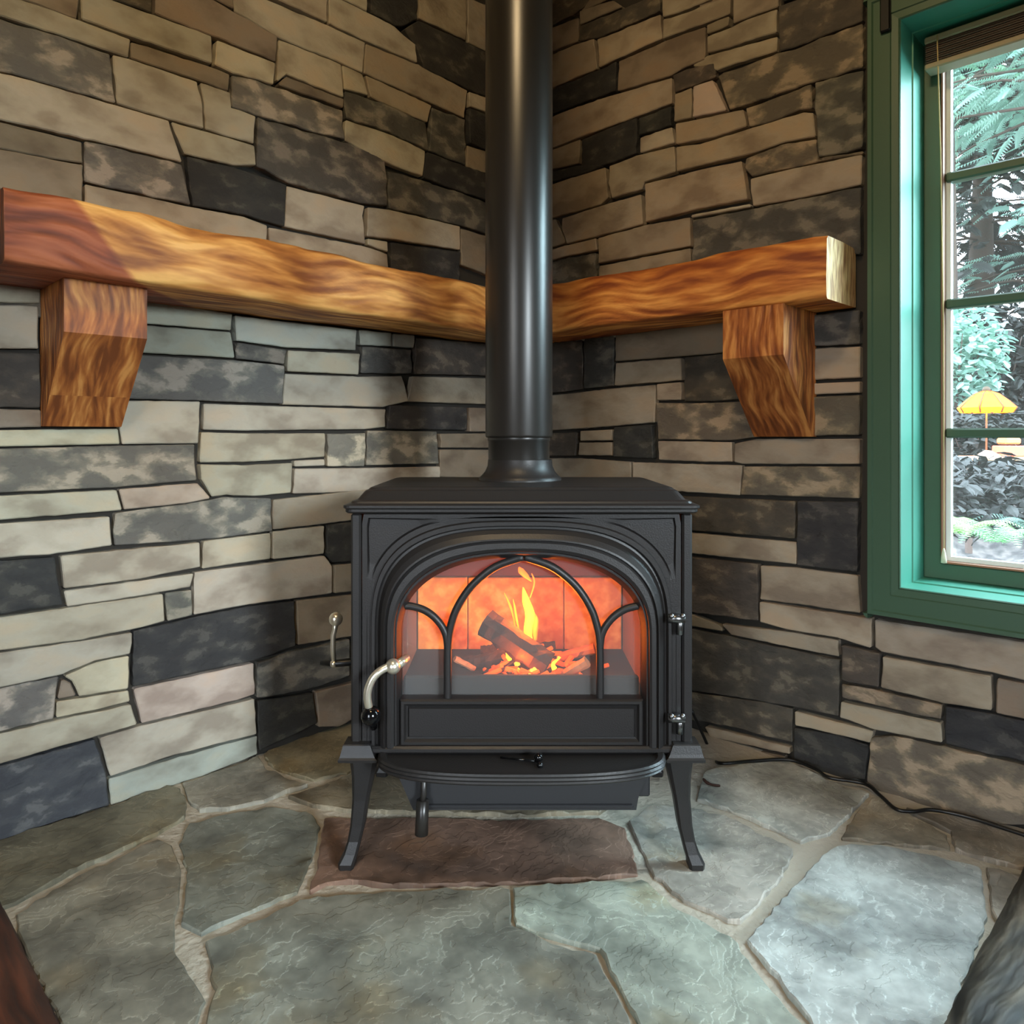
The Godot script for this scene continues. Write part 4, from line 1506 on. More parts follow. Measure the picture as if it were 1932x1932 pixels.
	cap(st, s0, false)
	cap(st, s1, true)
	part("cloth", st, std(Color(0.95, 0.82, 0.66), 0.8), tent)


# ============================================================ the stones: corner points in metres on their wall or on the hearth

func stones_left(w: Node3D) -> void:
	lay(w, "l", 0.0, [-1.587, 1.763, -1.279, 1.760, -1.283, 1.715, -1.587, 1.711])
	lay(w, "m", 0.0, [-1.587, 1.829, -1.383, 1.830, -1.390, 1.761, -1.587, 1.765])
	lay(w, "l", 0.0, [-1.383, 1.832, -1.090, 1.838, -1.088, 1.769, -1.383, 1.763])
	lay(w, "k", 0.0, [-1.383, 1.900, -1.228, 1.908, -1.231, 1.838, -1.383, 1.835])
	lay(w, "m", 0.0, [-1.226, 1.919, -1.087, 1.930, -0.913, 1.903, -0.919, 1.834, -1.090, 1.838, -1.226, 1.838])
	lay(w, "m", 0.0, [-1.226, 1.985, -1.034, 1.992, -1.035, 1.927, -1.087, 1.932, -1.226, 1.924])
	lay(w, "l", 0.0, [-1.032, 1.990, -0.934, 1.993, -0.766, 1.995, -0.636, 1.993, -0.645, 1.900, -0.718, 1.903, -0.913, 1.903, -1.032, 1.925])
	lay(w, "p", 0.0, [-0.636, 1.990, -0.440, 1.998, -0.237, 1.984, -0.249, 1.889, -0.387, 1.893, -0.643, 1.899])
	lay(w, "l", 0.0, [-0.228, 1.984, -0.004, 1.996, -0.004, 1.945, -0.225, 1.935])
	lay(w, "d", 0.0, [-0.225, 1.930, -0.004, 1.939, -0.004, 1.817, -0.228, 1.811])
	lay(w, "m", 0.0, [-0.237, 1.802, -0.004, 1.808, -0.004, 1.724, -0.242, 1.728])
	lay(w, "l", 0.0, [-0.759, 2.084, -0.626, 2.084, -0.531, 2.080, -0.455, 2.054, -0.444, 2.000, -0.636, 1.996, -0.759, 2.000])
	lay(w, "l", 0.0, [-0.964, 2.011, -0.762, 2.087, -0.766, 1.999, -0.885, 2.001, -0.942, 2.001])
	lay(w, "l", 0.0, [-0.725, 2.101, -0.632, 2.131, -0.632, 2.085, -0.725, 2.086])
	lay(w, "d", 0.0, [-0.621, 2.145, -0.449, 2.218, -0.444, 2.138, -0.501, 2.092, -0.531, 2.085, -0.617, 2.088])
	lay(w, "d", 0.0, [-0.440, 2.136, -0.242, 2.143, -0.004, 2.146, -0.004, 1.996, -0.230, 1.990, -0.419, 1.994, -0.451, 2.056, -0.495, 2.088])
	lay(w, "p", 0.0, [-0.440, 2.248, -0.242, 2.290, -0.242, 2.148, -0.440, 2.142])
	lay(w, "p", 0.0, [-0.235, 2.293, -0.004, 2.324, -0.004, 2.151, -0.235, 2.144])
	lay(w, "g", 0.0, [-1.587, 1.707, -1.437, 1.710, -1.322, 1.710, -1.311, 1.601, -1.476, 1.600, -1.587, 1.595])
	lay(w, "l", 0.0, [-1.587, 1.592, -1.476, 1.597, -1.311, 1.596, -1.195, 1.595, -1.161, 1.504, -1.375, 1.500, -1.587, 1.494])
	lay(w, "l", 0.0, [-1.318, 1.709, -1.282, 1.713, -1.126, 1.713, -1.113, 1.662, -1.109, 1.601, -1.195, 1.598, -1.309, 1.599])
	lay(w, "l", 0.0, [-1.120, 1.713, -1.043, 1.713, -1.039, 1.676, -0.975, 1.672, -0.981, 1.599, -1.067, 1.598, -1.107, 1.600, -1.111, 1.663])
	lay(w, "g", 0.0, [-1.038, 1.759, -0.978, 1.767, -0.924, 1.768, -0.714, 1.769, -0.706, 1.687, -0.857, 1.680, -0.975, 1.676, -1.038, 1.678])
	lay(w, "m", 0.0, [-1.277, 1.756, -1.090, 1.763, -1.041, 1.760, -1.046, 1.715, -1.126, 1.717, -1.279, 1.716])
	lay(w, "l", 0.0, [-1.079, 1.833, -0.919, 1.831, -0.925, 1.771, -1.035, 1.764, -1.084, 1.769])
	lay(w, "l", 0.0, [-0.911, 1.899, -0.718, 1.900, -0.709, 1.807, -0.888, 1.811, -0.916, 1.780])
	lay(w, "m", 0.0, [-0.916, 1.775, -0.888, 1.807, -0.711, 1.802, -0.711, 1.776])
	lay(w, "l", 0.0, [-0.714, 1.900, -0.645, 1.898, -0.625, 1.841, -0.706, 1.833])
	lay(w, "p", 0.0, [-0.637, 1.897, -0.387, 1.886, -0.407, 1.826, -0.501, 1.829, -0.619, 1.837])
	lay(w, "b", 0.0, [-0.706, 1.828, -0.579, 1.835, -0.407, 1.823, -0.398, 1.739, -0.551, 1.755, -0.700, 1.751])
	lay(w, "b", 0.0, [-0.387, 1.881, -0.246, 1.885, -0.244, 1.733, -0.394, 1.741])
	lay(w, "l", 0.0, [-0.702, 1.746, -0.551, 1.750, -0.413, 1.736, -0.424, 1.652, -0.560, 1.658, -0.706, 1.684])
	lay(w, "d", 0.0, [-0.407, 1.733, -0.242, 1.730, -0.004, 1.733, -0.004, 1.634, -0.194, 1.639, -0.426, 1.646])
	lay(w, "b", 0.0, [-0.972, 1.672, -0.711, 1.679, -0.564, 1.674, -0.558, 1.531, -0.639, 1.518, -0.888, 1.520, -0.972, 1.542])
	lay(w, "l", 0.0, [-1.190, 1.595, -1.067, 1.596, -0.978, 1.595, -0.972, 1.545, -1.035, 1.529, -1.157, 1.525])
	lay(w, "d", 0.0, [-1.152, 1.522, -1.035, 1.526, -0.885, 1.516, -0.892, 1.401, -1.007, 1.409, -1.137, 1.404])
	lay(w, "g", 0.0, [-1.375, 1.497, -1.161, 1.500, -1.142, 1.405, -1.377, 1.404])
	lay(w, "m", 0.0, [-1.587, 1.492, -1.379, 1.493, -1.378, 1.445, -1.455, 1.439, -1.587, 1.434])
	lay(w, "m", 0.0, [-1.587, 1.432, -1.455, 1.437, -1.378, 1.442, -1.379, 1.355, -1.437, 1.356, -1.587, 1.346])
	lay(w, "p", 0.0, [-1.375, 1.400, -1.139, 1.401, -1.007, 1.405, -0.942, 1.395, -0.942, 1.318, -1.375, 1.326])
	lay(w, "p", 0.0, [-0.937, 1.391, -0.636, 1.394, -0.555, 1.386, -0.555, 1.321, -0.792, 1.314, -0.937, 1.318])
	lay(w, "l", 0.0, [-0.885, 1.513, -0.636, 1.514, -0.643, 1.483, -0.634, 1.402, -0.892, 1.401])
	lay(w, "l", 0.0, [-0.630, 1.510, -0.551, 1.521, -0.270, 1.526, -0.270, 1.448, -0.560, 1.431, -0.632, 1.424])
	lay(w, "l", 0.0, [-0.628, 1.419, -0.556, 1.424, -0.555, 1.391, -0.628, 1.401])
	lay(w, "b", 0.0, [-0.555, 1.637, -0.426, 1.643, -0.004, 1.630, -0.004, 1.517, -0.265, 1.531, -0.551, 1.524])
	lay(w, "m", 0.0, [-0.265, 1.522, -0.004, 1.513, -0.004, 1.367, -0.260, 1.401])
	lay(w, "d", 0.0, [-0.549, 1.422, -0.265, 1.443, -0.274, 1.329, -0.541, 1.323])
	lay(w, "l", 0.0, [-1.587, 1.165, -1.459, 1.166, -1.460, 1.123, -1.587, 1.110])
	lay(w, "l", 0.0, [-1.587, 1.106, -1.463, 1.117, -1.463, 1.025, -1.587, 1.017])
	lay(w, "k", 0.0, [-1.587, 1.012, -1.460, 1.015, -1.459, 0.898, -1.587, 0.897])
	lay(w, "m", 0.0, [-1.587, 0.894, -1.458, 0.895, -1.458, 0.857, -1.587, 0.854])
	lay(w, "l", 0.0, [-1.587, 0.850, -1.305, 0.855, -1.302, 0.819, -1.587, 0.815])
	lay(w, "g", 0.0, [-1.587, 0.811, -1.300, 0.816, -1.134, 0.818, -1.126, 0.728, -1.311, 0.720, -1.533, 0.720, -1.587, 0.719])
	lay(w, "v", 0.0, [-1.332, 1.166, -1.035, 1.150, -1.041, 1.107, -1.332, 1.101])
	lay(w, "v", 0.0, [-1.332, 1.097, -1.041, 1.103, -1.031, 1.037, -1.132, 1.036, -1.332, 1.031])
	lay(w, "e", 0.0, [-1.332, 1.026, -1.031, 1.032, -0.893, 1.027, -0.899, 0.924, -1.116, 0.925, -1.332, 0.924])
	lay(w, "b", 0.0, [-1.027, 1.078, -0.887, 1.070, -0.893, 1.031, -1.027, 1.036])
	lay(w, "v", 0.0, [-1.032, 1.146, -0.668, 1.146, -0.670, 1.086, -0.888, 1.076, -1.028, 1.082])
	lay(w, "l", 0.0, [-0.884, 1.069, -0.654, 1.078, -0.661, 1.016, -0.885, 1.012])
	lay(w, "l", 0.0, [-0.890, 1.006, -0.661, 1.011, -0.501, 1.022, -0.477, 0.945, -0.570, 0.924, -0.899, 0.922])
	lay(w, "v", 0.0, [-0.656, 1.148, -0.541, 1.150, -0.541, 1.109, -0.654, 1.103])
	lay(w, "v", 0.0, [-0.537, 1.148, -0.457, 1.150, -0.461, 1.110, -0.537, 1.108])
	lay(w, "b", 0.0, [-0.647, 1.100, -0.469, 1.104, -0.465, 1.031, -0.650, 1.021])
	lay(w, "k", 0.0, [-0.451, 1.144, -0.194, 1.151, -0.004, 1.157, -0.004, 1.044, -0.194, 1.041, -0.457, 1.029])
	lay(w, "p", 0.0, [-0.461, 1.023, -0.004, 1.039, -0.004, 0.945, -0.485, 0.943])
	lay(w, "l", 0.0, [-1.109, 0.919, -0.904, 0.918, -0.564, 0.918, -0.564, 0.864, -0.636, 0.857, -1.007, 0.851, -1.111, 0.853])
	lay(w, "l", 0.0, [-1.332, 0.919, -1.117, 0.924, -1.122, 0.819, -1.297, 0.819, -1.303, 0.858])
	lay(w, "d", 0.0, [-0.549, 0.931, -0.237, 0.933, -0.237, 0.856, -0.558, 0.858])
	lay(w, "m", 0.0, [-0.230, 0.932, -0.004, 0.934, -0.004, 0.851, -0.230, 0.851])
	lay(w, "l", 0.0, [-1.115, 0.848, -1.007, 0.845, -0.769, 0.846, -0.769, 0.779, -0.888, 0.773, -1.007, 0.770, -1.120, 0.772])
	lay(w, "n", 0.0, [-0.761, 0.844, -0.634, 0.846, -0.636, 0.748, -0.761, 0.752])
	lay(w, "e", 0.0, [-0.630, 0.854, -0.366, 0.852, -0.359, 0.748, -0.632, 0.751])
	lay(w, "m", 0.0, [-0.357, 0.845, -0.004, 0.848, -0.004, 0.795, -0.353, 0.799])
	lay(w, "m", 0.0, [-0.353, 0.794, -0.004, 0.789, -0.004, 0.682, -0.353, 0.706])
	lay(w, "l", 0.0, [-0.865, 0.771, -0.769, 0.773, -0.769, 0.754, -0.862, 0.754])
	lay(w, "l", 0.0, [-0.860, 0.749, -0.636, 0.744, -0.351, 0.740, -0.351, 0.663, -0.657, 0.675, -0.868, 0.680])
	lay(w, "l", 0.0, [-1.120, 0.768, -1.007, 0.763, -0.870, 0.765, -0.874, 0.684, -0.978, 0.680, -1.053, 0.688, -1.090, 0.685, -1.116, 0.730])
	lay(w, "l", 0.0, [-1.587, 0.714, -1.308, 0.715, -1.297, 0.667, -1.533, 0.663, -1.587, 0.663])
	lay(w, "r", 0.0, [-1.305, 0.716, -1.126, 0.722, -1.092, 0.682, -1.155, 0.673, -1.295, 0.668])
	lay(w, "e", 0.0, [-1.314, 0.662, -1.225, 0.668, -1.155, 0.671, -1.063, 0.683, -0.930, 0.673, -0.928, 0.585, -1.035, 0.581, -1.142, 0.581, -1.315, 0.587])
	lay(w, "l", 0.0, [-1.587, 0.657, -1.323, 0.655, -1.319, 0.588, -1.427, 0.582, -1.587, 0.585])
	lay(w, "d", 0.0, [-1.587, 0.581, -1.433, 0.576, -1.417, 0.468, -1.587, 0.467])
	lay(w, "l", 0.0, [-1.423, 0.577, -1.119, 0.575, -1.119, 0.514, -1.275, 0.503, -1.416, 0.504])
	lay(w, "l", 0.0, [-1.415, 0.499, -1.133, 0.500, -1.143, 0.467, -1.314, 0.462, -1.410, 0.463])
	lay(w, "l", 0.0, [-1.111, 0.577, -0.997, 0.579, -0.931, 0.581, -0.931, 0.511, -1.035, 0.510, -1.113, 0.508])
	lay(w, "l", 0.0, [-0.927, 0.584, -0.773, 0.586, -0.773, 0.507, -0.927, 0.510])
	lay(w, "p", 0.0, [-0.927, 0.668, -0.617, 0.682, -0.617, 0.594, -0.927, 0.588])
	lay(w, "d", 0.0, [-0.762, 0.588, -0.617, 0.591, -0.617, 0.472, -0.745, 0.478, -0.766, 0.506])
	lay(w, "l", 0.0, [-1.132, 0.503, -0.997, 0.502, -0.769, 0.502, -0.745, 0.469, -0.745, 0.391, -0.990, 0.400, -1.133, 0.397])
	lay(w, "m", 0.0, [-0.740, 0.472, -0.617, 0.466, -0.617, 0.384, -0.740, 0.391])
	lay(w, "e", 0.0, [-1.202, 0.462, -1.138, 0.461, -1.135, 0.396, -1.198, 0.394])
	lay(w, "l", 0.0, [-1.587, 0.461, -1.416, 0.461, -1.206, 0.461, -1.203, 0.394, -1.274, 0.388, -1.399, 0.385, -1.533, 0.392, -1.587, 0.393])
	lay(w, "d", 0.0, [-1.273, 0.384, -1.134, 0.392, -0.993, 0.396, -0.863, 0.389, -0.860, 0.266, -0.978, 0.251, -1.116, 0.255, -1.275, 0.255])
	lay(w, "m", 0.0, [-0.856, 0.389, -0.617, 0.375, -0.617, 0.255, -0.852, 0.266])
	lay(w, "l", 0.0, [-1.587, 0.390, -1.399, 0.383, -1.275, 0.382, -1.279, 0.332, -1.353, 0.332, -1.418, 0.316, -1.533, 0.316, -1.587, 0.316])
	lay(w, "l", 0.0, [-1.416, 0.312, -1.351, 0.328, -1.281, 0.329, -1.283, 0.252, -1.385, 0.260, -1.400, 0.297])
	lay(w, "e", 0.0, [-1.587, 0.313, -1.425, 0.314, -1.431, 0.265, -1.436, 0.225, -1.533, 0.223, -1.587, 0.225])
	lay(w, "m", 0.0, [-1.419, 0.307, -1.402, 0.295, -1.390, 0.262, -1.428, 0.264])
	lay(w, "l", 0.0, [-1.430, 0.260, -1.283, 0.248, -1.280, 0.222, -1.338, 0.221, -1.431, 0.224])
	lay(w, "l", 0.0, [-1.587, 0.220, -1.433, 0.220, -1.338, 0.217, -1.279, 0.216, -1.265, 0.165, -1.349, 0.162, -1.533, 0.157, -1.587, 0.156])
	lay(w, "r", 0.0, [-1.272, 0.249, -1.126, 0.247, -0.978, 0.246, -0.975, 0.163, -1.025, 0.159, -1.255, 0.164])
	lay(w, "l", 0.0, [-1.345, 0.156, -1.257, 0.159, -1.021, 0.152, -0.978, 0.153, -0.971, 0.058, -1.180, 0.067, -1.323, 0.061, -1.337, 0.121])
	lay(w, "v", 0.0, [-1.325, 0.056, -1.167, 0.058, -0.968, 0.052, -0.968, 0.003, -1.103, -0.008, -1.321, -0.005])
	lay(w, "u", 0.0, [-1.587, 0.152, -1.353, 0.156, -1.332, 0.074, -1.324, -0.003, -1.416, -0.002, -1.587, -0.003])
	lay(w, "b", 0.0, [-0.970, 0.245, -0.857, 0.254, -0.690, 0.253, -0.690, 0.146, -0.809, 0.137, -0.970, 0.151])
	lay(w, "d", 0.0, [-0.968, 0.144, -0.806, 0.124, -0.792, 0.037, -0.888, 0.020, -0.965, 0.011])
	lay(w, "m", 0.0, [-0.799, 0.126, -0.617, 0.122, -0.617, 0.028, -0.725, 0.008, -0.788, 0.025])

func stones_right(w: Node3D) -> void:
	lay(w, "k", 0.0, [0.004, 2.380, 0.377, 2.292, 0.299, 2.230, 0.174, 2.229, 0.004, 2.242])
	lay(w, "m", 0.0, [0.004, 2.236, 0.179, 2.220, 0.279, 2.209, 0.279, 2.130, 0.196, 2.139, 0.004, 2.146])
	lay(w, "m", 0.0, [0.283, 2.229, 0.421, 2.207, 0.452, 2.177, 0.452, 2.171, 0.288, 2.181])
	lay(w, "k", 0.0, [0.288, 2.176, 0.458, 2.165, 0.594, 2.157, 0.596, 2.102, 0.458, 2.106, 0.364, 2.110, 0.285, 2.128])
	lay(w, "p", 0.0, [0.004, 2.137, 0.279, 2.124, 0.345, 2.114, 0.358, 2.012, 0.288, 2.014, 0.174, 2.016, 0.004, 2.013])
	lay(w, "p", 0.0, [0.356, 2.108, 0.458, 2.101, 0.594, 2.095, 0.601, 2.018, 0.428, 2.018, 0.364, 2.015])
	lay(w, "p", 0.0, [0.605, 2.074, 0.654, 2.063, 0.774, 2.057, 0.825, 2.053, 0.823, 2.001, 0.748, 2.005, 0.605, 2.015])
	lay(w, "p", 0.0, [0.600, 2.156, 0.769, 2.133, 0.769, 2.065, 0.658, 2.071, 0.603, 2.081])
	lay(w, "p", 0.0, [0.828, 2.055, 0.960, 2.038, 0.958, 1.968, 0.870, 1.972, 0.829, 1.973])
	lay(w, "m", 0.0, [0.749, 2.000, 0.821, 1.996, 0.818, 1.971, 0.751, 1.972])
	lay(w, "p", 0.0, [0.749, 1.967, 0.826, 1.965, 0.873, 1.967, 0.957, 1.961, 0.957, 1.897, 0.898, 1.907, 0.818, 1.910, 0.753, 1.919])
	lay(w, "d", 0.0, [0.004, 2.003, 0.174, 2.011, 0.356, 2.008, 0.434, 2.009, 0.430, 1.919, 0.299, 1.924, 0.184, 1.927, 0.004, 1.923])
	lay(w, "m", 0.0, [0.440, 2.009, 0.603, 2.008, 0.744, 1.999, 0.744, 1.904, 0.667, 1.904, 0.633, 1.898, 0.478, 1.911, 0.436, 1.917])
	lay(w, "p", 0.0, [0.004, 1.911, 0.179, 1.921, 0.356, 1.916, 0.478, 1.905, 0.634, 1.892, 0.634, 1.816, 0.512, 1.814, 0.306, 1.815, 0.172, 1.814, 0.004, 1.810])
	lay(w, "p", 0.0, [0.004, 1.799, 0.172, 1.807, 0.288, 1.807, 0.281, 1.730, 0.174, 1.740, 0.004, 1.733])
	lay(w, "d", 0.0, [0.294, 1.806, 0.462, 1.812, 0.510, 1.810, 0.512, 1.756, 0.508, 1.702, 0.407, 1.698, 0.290, 1.700])
	lay(w, "d", 0.0, [0.516, 1.808, 0.631, 1.809, 0.633, 1.751, 0.518, 1.754])
	lay(w, "l", 0.0, [0.520, 1.747, 0.634, 1.746, 0.642, 1.697, 0.520, 1.699])
	lay(w, "k", 0.0, [0.638, 1.896, 0.688, 1.898, 0.773, 1.884, 0.778, 1.843, 0.645, 1.844])
	lay(w, "p", 0.0, [0.749, 1.914, 0.957, 1.890, 0.957, 1.850, 0.842, 1.860, 0.781, 1.861, 0.696, 1.903])
	lay(w, "k", 0.0, [0.961, 1.965, 1.005, 1.964, 1.173, 1.951, 1.173, 1.845, 1.087, 1.843, 0.986, 1.844, 0.961, 1.848])
	lay(w, "t", 0.0, [0.784, 1.845, 0.957, 1.844, 0.986, 1.839, 1.173, 1.839, 1.173, 1.731, 1.128, 1.732, 1.053, 1.735, 0.933, 1.734, 0.820, 1.738])
	lay(w, "p", 0.0, [0.643, 1.840, 0.702, 1.839, 0.698, 1.753, 0.640, 1.758])
	lay(w, "r", 0.0, [0.707, 1.839, 0.769, 1.837, 0.813, 1.737, 0.705, 1.751])
	lay(w, "p", 0.0, [0.649, 1.751, 0.727, 1.740, 0.817, 1.732, 0.864, 1.724, 0.872, 1.676, 0.778, 1.675, 0.649, 1.689])
	lay(w, "t", 0.0, [0.870, 1.725, 0.933, 1.729, 1.051, 1.731, 1.051, 1.669, 1.019, 1.675, 0.919, 1.669, 0.876, 1.676])
	lay(w, "p", 0.0, [0.649, 1.683, 0.727, 1.670, 0.875, 1.669, 1.026, 1.668, 1.052, 1.659, 1.060, 1.595, 0.986, 1.604, 0.878, 1.600, 0.651, 1.611])
	lay(w, "b", 0.0, [1.056, 1.733, 1.172, 1.727, 1.173, 1.534, 1.064, 1.543, 1.061, 1.632, 1.055, 1.666])
	lay(w, "t", 0.0, [0.865, 1.594, 0.986, 1.600, 1.060, 1.589, 1.063, 1.539, 1.173, 1.530, 1.173, 1.523, 0.977, 1.536, 0.885, 1.538, 0.864, 1.564])
	lay(w, "p", 0.0, [0.882, 1.533, 0.986, 1.532, 1.171, 1.521, 1.170, 1.448, 1.005, 1.450, 0.888, 1.457, 0.881, 1.500])
	lay(w, "p", 0.0, [0.405, 1.690, 0.508, 1.696, 0.643, 1.687, 0.649, 1.610, 0.539, 1.606, 0.529, 1.587, 0.413, 1.586, 0.401, 1.637])
	lay(w, "p", 0.0, [0.184, 1.693, 0.245, 1.693, 0.388, 1.691, 0.398, 1.593, 0.369, 1.576, 0.272, 1.576, 0.184, 1.579, 0.004, 1.574, 0.004, 1.690])
	lay(w, "d", 0.0, [0.004, 1.728, 0.174, 1.733, 0.285, 1.724, 0.398, 1.695, 0.299, 1.691, 0.174, 1.699, 0.004, 1.696])
	lay(w, "p", 0.0, [0.210, 1.565, 0.299, 1.569, 0.526, 1.573, 0.533, 1.480, 0.480, 1.478, 0.356, 1.477, 0.231, 1.476, 0.205, 1.530])
	lay(w, "m", 0.0, [0.004, 1.568, 0.174, 1.572, 0.198, 1.532, 0.221, 1.481, 0.004, 1.469])
	lay(w, "p", 0.0, [0.541, 1.600, 0.761, 1.594, 0.858, 1.586, 0.875, 1.478, 0.727, 1.485, 0.543, 1.483])
	lay(w, "p", 0.0, [0.004, 1.461, 0.219, 1.473, 0.352, 1.472, 0.356, 1.433, 0.214, 1.436, 0.004, 1.431])
	lay(w, "b", 0.0, [0.004, 1.424, 0.207, 1.430, 0.347, 1.426, 0.354, 1.343, 0.172, 1.325, 0.004, 1.311])
	lay(w, "p", 0.0, [0.360, 1.471, 0.537, 1.476, 0.696, 1.468, 0.698, 1.384, 0.362, 1.389])
	lay(w, "p", 0.0, [0.367, 1.380, 0.698, 1.378, 0.702, 1.329, 0.362, 1.316])
	lay(w, "l", 0.0, [0.698, 1.474, 0.879, 1.467, 0.882, 1.457, 0.700, 1.465])
	lay(w, "b", 0.0, [0.702, 1.458, 0.885, 1.452, 1.168, 1.443, 1.168, 1.278, 1.087, 1.306, 0.702, 1.313])
	lay(w, "k", 0.0, [0.004, 1.161, 0.294, 1.151, 0.299, 0.990, 0.169, 0.982, 0.004, 0.977])
	lay(w, "b", 0.0, [0.301, 1.157, 0.423, 1.154, 0.421, 0.995, 0.301, 0.992])
	lay(w, "m", 0.0, [0.428, 1.154, 0.761, 1.155, 0.807, 1.156, 0.807, 1.069, 0.677, 1.069, 0.428, 1.071])
	lay(w, "p", 0.0, [0.432, 1.066, 0.665, 1.065, 0.668, 1.000, 0.579, 0.997, 0.425, 0.995])
	lay(w, "p", 0.0, [0.583, 0.992, 0.668, 0.995, 0.668, 0.942, 0.583, 0.943])
	lay(w, "k", 0.0, [0.675, 1.066, 0.850, 1.067, 0.858, 0.937, 0.727, 0.935, 0.675, 0.938])
	lay(w, "p", 0.0, [0.004, 0.969, 0.169, 0.976, 0.428, 0.988, 0.577, 0.991, 0.575, 0.878, 0.428, 0.868, 0.004, 0.848])
	lay(w, "k", 0.0, [0.004, 0.840, 0.270, 0.850, 0.267, 0.772, 0.004, 0.765])
	lay(w, "p", 0.0, [0.283, 0.854, 0.415, 0.858, 0.415, 0.823, 0.283, 0.821])
	lay(w, "p", 0.0, [0.279, 0.816, 0.415, 0.818, 0.417, 0.775, 0.276, 0.774])
	lay(w, "d", 0.0, [0.421, 0.865, 0.566, 0.872, 0.572, 0.769, 0.421, 0.772])
	lay(w, "p", 0.0, [0.004, 0.757, 0.272, 0.765, 0.488, 0.758, 0.488, 0.679, 0.004, 0.654])
	lay(w, "p", 0.0, [0.494, 0.757, 0.856, 0.758, 0.850, 0.675, 0.603, 0.675, 0.494, 0.676])
	lay(w, "t", 0.0, [0.583, 0.937, 0.727, 0.931, 0.904, 0.932, 0.904, 0.836, 0.826, 0.825, 0.727, 0.826, 0.585, 0.827])
	lay(w, "p", 0.0, [0.587, 0.823, 0.727, 0.822, 0.826, 0.821, 0.828, 0.766, 0.727, 0.763, 0.588, 0.766])
	lay(w, "p", 0.0, [0.836, 0.817, 0.898, 0.830, 1.166, 0.832, 1.165, 0.769, 0.858, 0.761, 0.834, 0.766])
	lay(w, "t", 0.0, [0.859, 0.755, 1.165, 0.764, 1.163, 0.685, 0.853, 0.677])
	lay(w, "p", 0.0, [0.977, 1.064, 1.166, 1.056, 1.166, 0.980, 0.977, 0.981])
	lay(w, "p", 0.0, [0.977, 0.973, 1.166, 0.971, 1.166, 0.943, 0.977, 0.942])
	lay(w, "b", 0.0, [0.977, 1.146, 1.167, 1.144, 1.166, 1.061, 0.977, 1.070])
	lay(w, "t", 0.0, [0.963, 0.937, 1.166, 0.938, 1.165, 0.840, 0.963, 0.836])
	lay(w, "k", 0.0, [0.508, 0.660, 0.705, 0.664, 1.005, 0.670, 1.005, 0.572, 0.719, 0.566, 0.508, 0.563])
	lay(w, "d", 0.0, [1.011, 0.671, 1.163, 0.679, 1.160, 0.505, 1.009, 0.505])
	lay(w, "p", 0.0, [0.508, 0.556, 0.705, 0.559, 1.007, 0.564, 1.007, 0.506, 0.705, 0.499, 0.508, 0.495])
	lay(w, "k", 0.0, [0.508, 0.485, 0.707, 0.490, 0.904, 0.495, 0.904, 0.342, 0.707, 0.331, 0.508, 0.320])
	lay(w, "p", 0.0, [0.908, 0.491, 1.009, 0.498, 1.160, 0.498, 1.166, 0.406, 0.908, 0.400])
	lay(w, "p", 0.0, [0.908, 0.395, 1.163, 0.399, 1.194, 0.400, 1.192, 0.327, 1.113, 0.337, 0.983, 0.334, 0.908, 0.340])
	lay(w, "p", 0.0, [0.789, 0.314, 0.983, 0.328, 1.113, 0.331, 1.115, 0.290, 1.043, 0.289, 0.826, 0.288])
	lay(w, "m", 0.0, [0.508, 0.312, 0.707, 0.325, 0.784, 0.311, 0.804, 0.294, 0.707, 0.291, 0.508, 0.278])
	lay(w, "z", 0.0, [0.508, 0.271, 0.710, 0.284, 0.826, 0.284, 0.942, 0.284, 1.118, 0.284, 1.115, 0.143, 1.005, 0.138, 0.710, 0.107, 0.508, 0.086])
	lay(w, "k", 0.0, [0.508, 0.080, 0.710, 0.101, 0.922, 0.129, 0.998, 0.131, 0.997, 0.042, 0.823, 0.035, 0.710, 0.022, 0.508, 0.002])
	lay(w, "p", 0.0, [1.004, 0.127, 1.198, 0.129, 1.189, 0.099, 1.109, 0.096, 1.004, 0.090])
	lay(w, "d", 0.0, [1.001, 0.083, 1.118, 0.095, 1.186, 0.092, 1.177, 0.006, 1.087, -0.021, 1.001, -0.015])
	lay(w, "p", 0.0, [0.739, 0.015, 0.991, 0.030, 0.991, 0.010, 0.761, -0.011])
	lay(w, "m", 0.0, [0.727, -0.026, 0.977, 0.001, 0.977, -0.024, 0.727, -0.103])
	lay(w, "k", 0.0, [1.123, 0.323, 1.213, 0.320, 1.210, 0.238, 1.123, 0.234])
	lay(w, "p", 0.0, [1.200, 0.398, 1.499, 0.403, 1.570, 0.402, 1.570, 0.316, 1.499, 0.322, 1.441, 0.325, 1.216, 0.323, 1.200, 0.331])
	lay(w, "p", 0.0, [1.218, 0.313, 1.440, 0.318, 1.442, 0.243, 1.347, 0.235, 1.214, 0.238])
	lay(w, "m", 0.0, [1.450, 0.316, 1.499, 0.316, 1.570, 0.313, 1.570, 0.239, 1.448, 0.240])
	lay(w, "t", 0.0, [1.123, 0.226, 1.212, 0.230, 1.345, 0.230, 1.343, 0.197, 1.123, 0.191])
	lay(w, "p", 0.0, [1.120, 0.181, 1.343, 0.190, 1.345, 0.145, 1.201, 0.134, 1.118, 0.141])
	lay(w, "d", 0.0, [1.351, 0.231, 1.445, 0.236, 1.499, 0.238, 1.570, 0.237, 1.570, 0.148, 1.499, 0.150, 1.349, 0.144])
	lay(w, "t", 0.0, [1.190, 0.112, 1.242, 0.132, 1.347, 0.137, 1.499, 0.144, 1.570, 0.144, 1.570, 0.008, 1.499, 0.014, 1.347, -0.025, 1.242, -0.023, 1.181, 0.004])

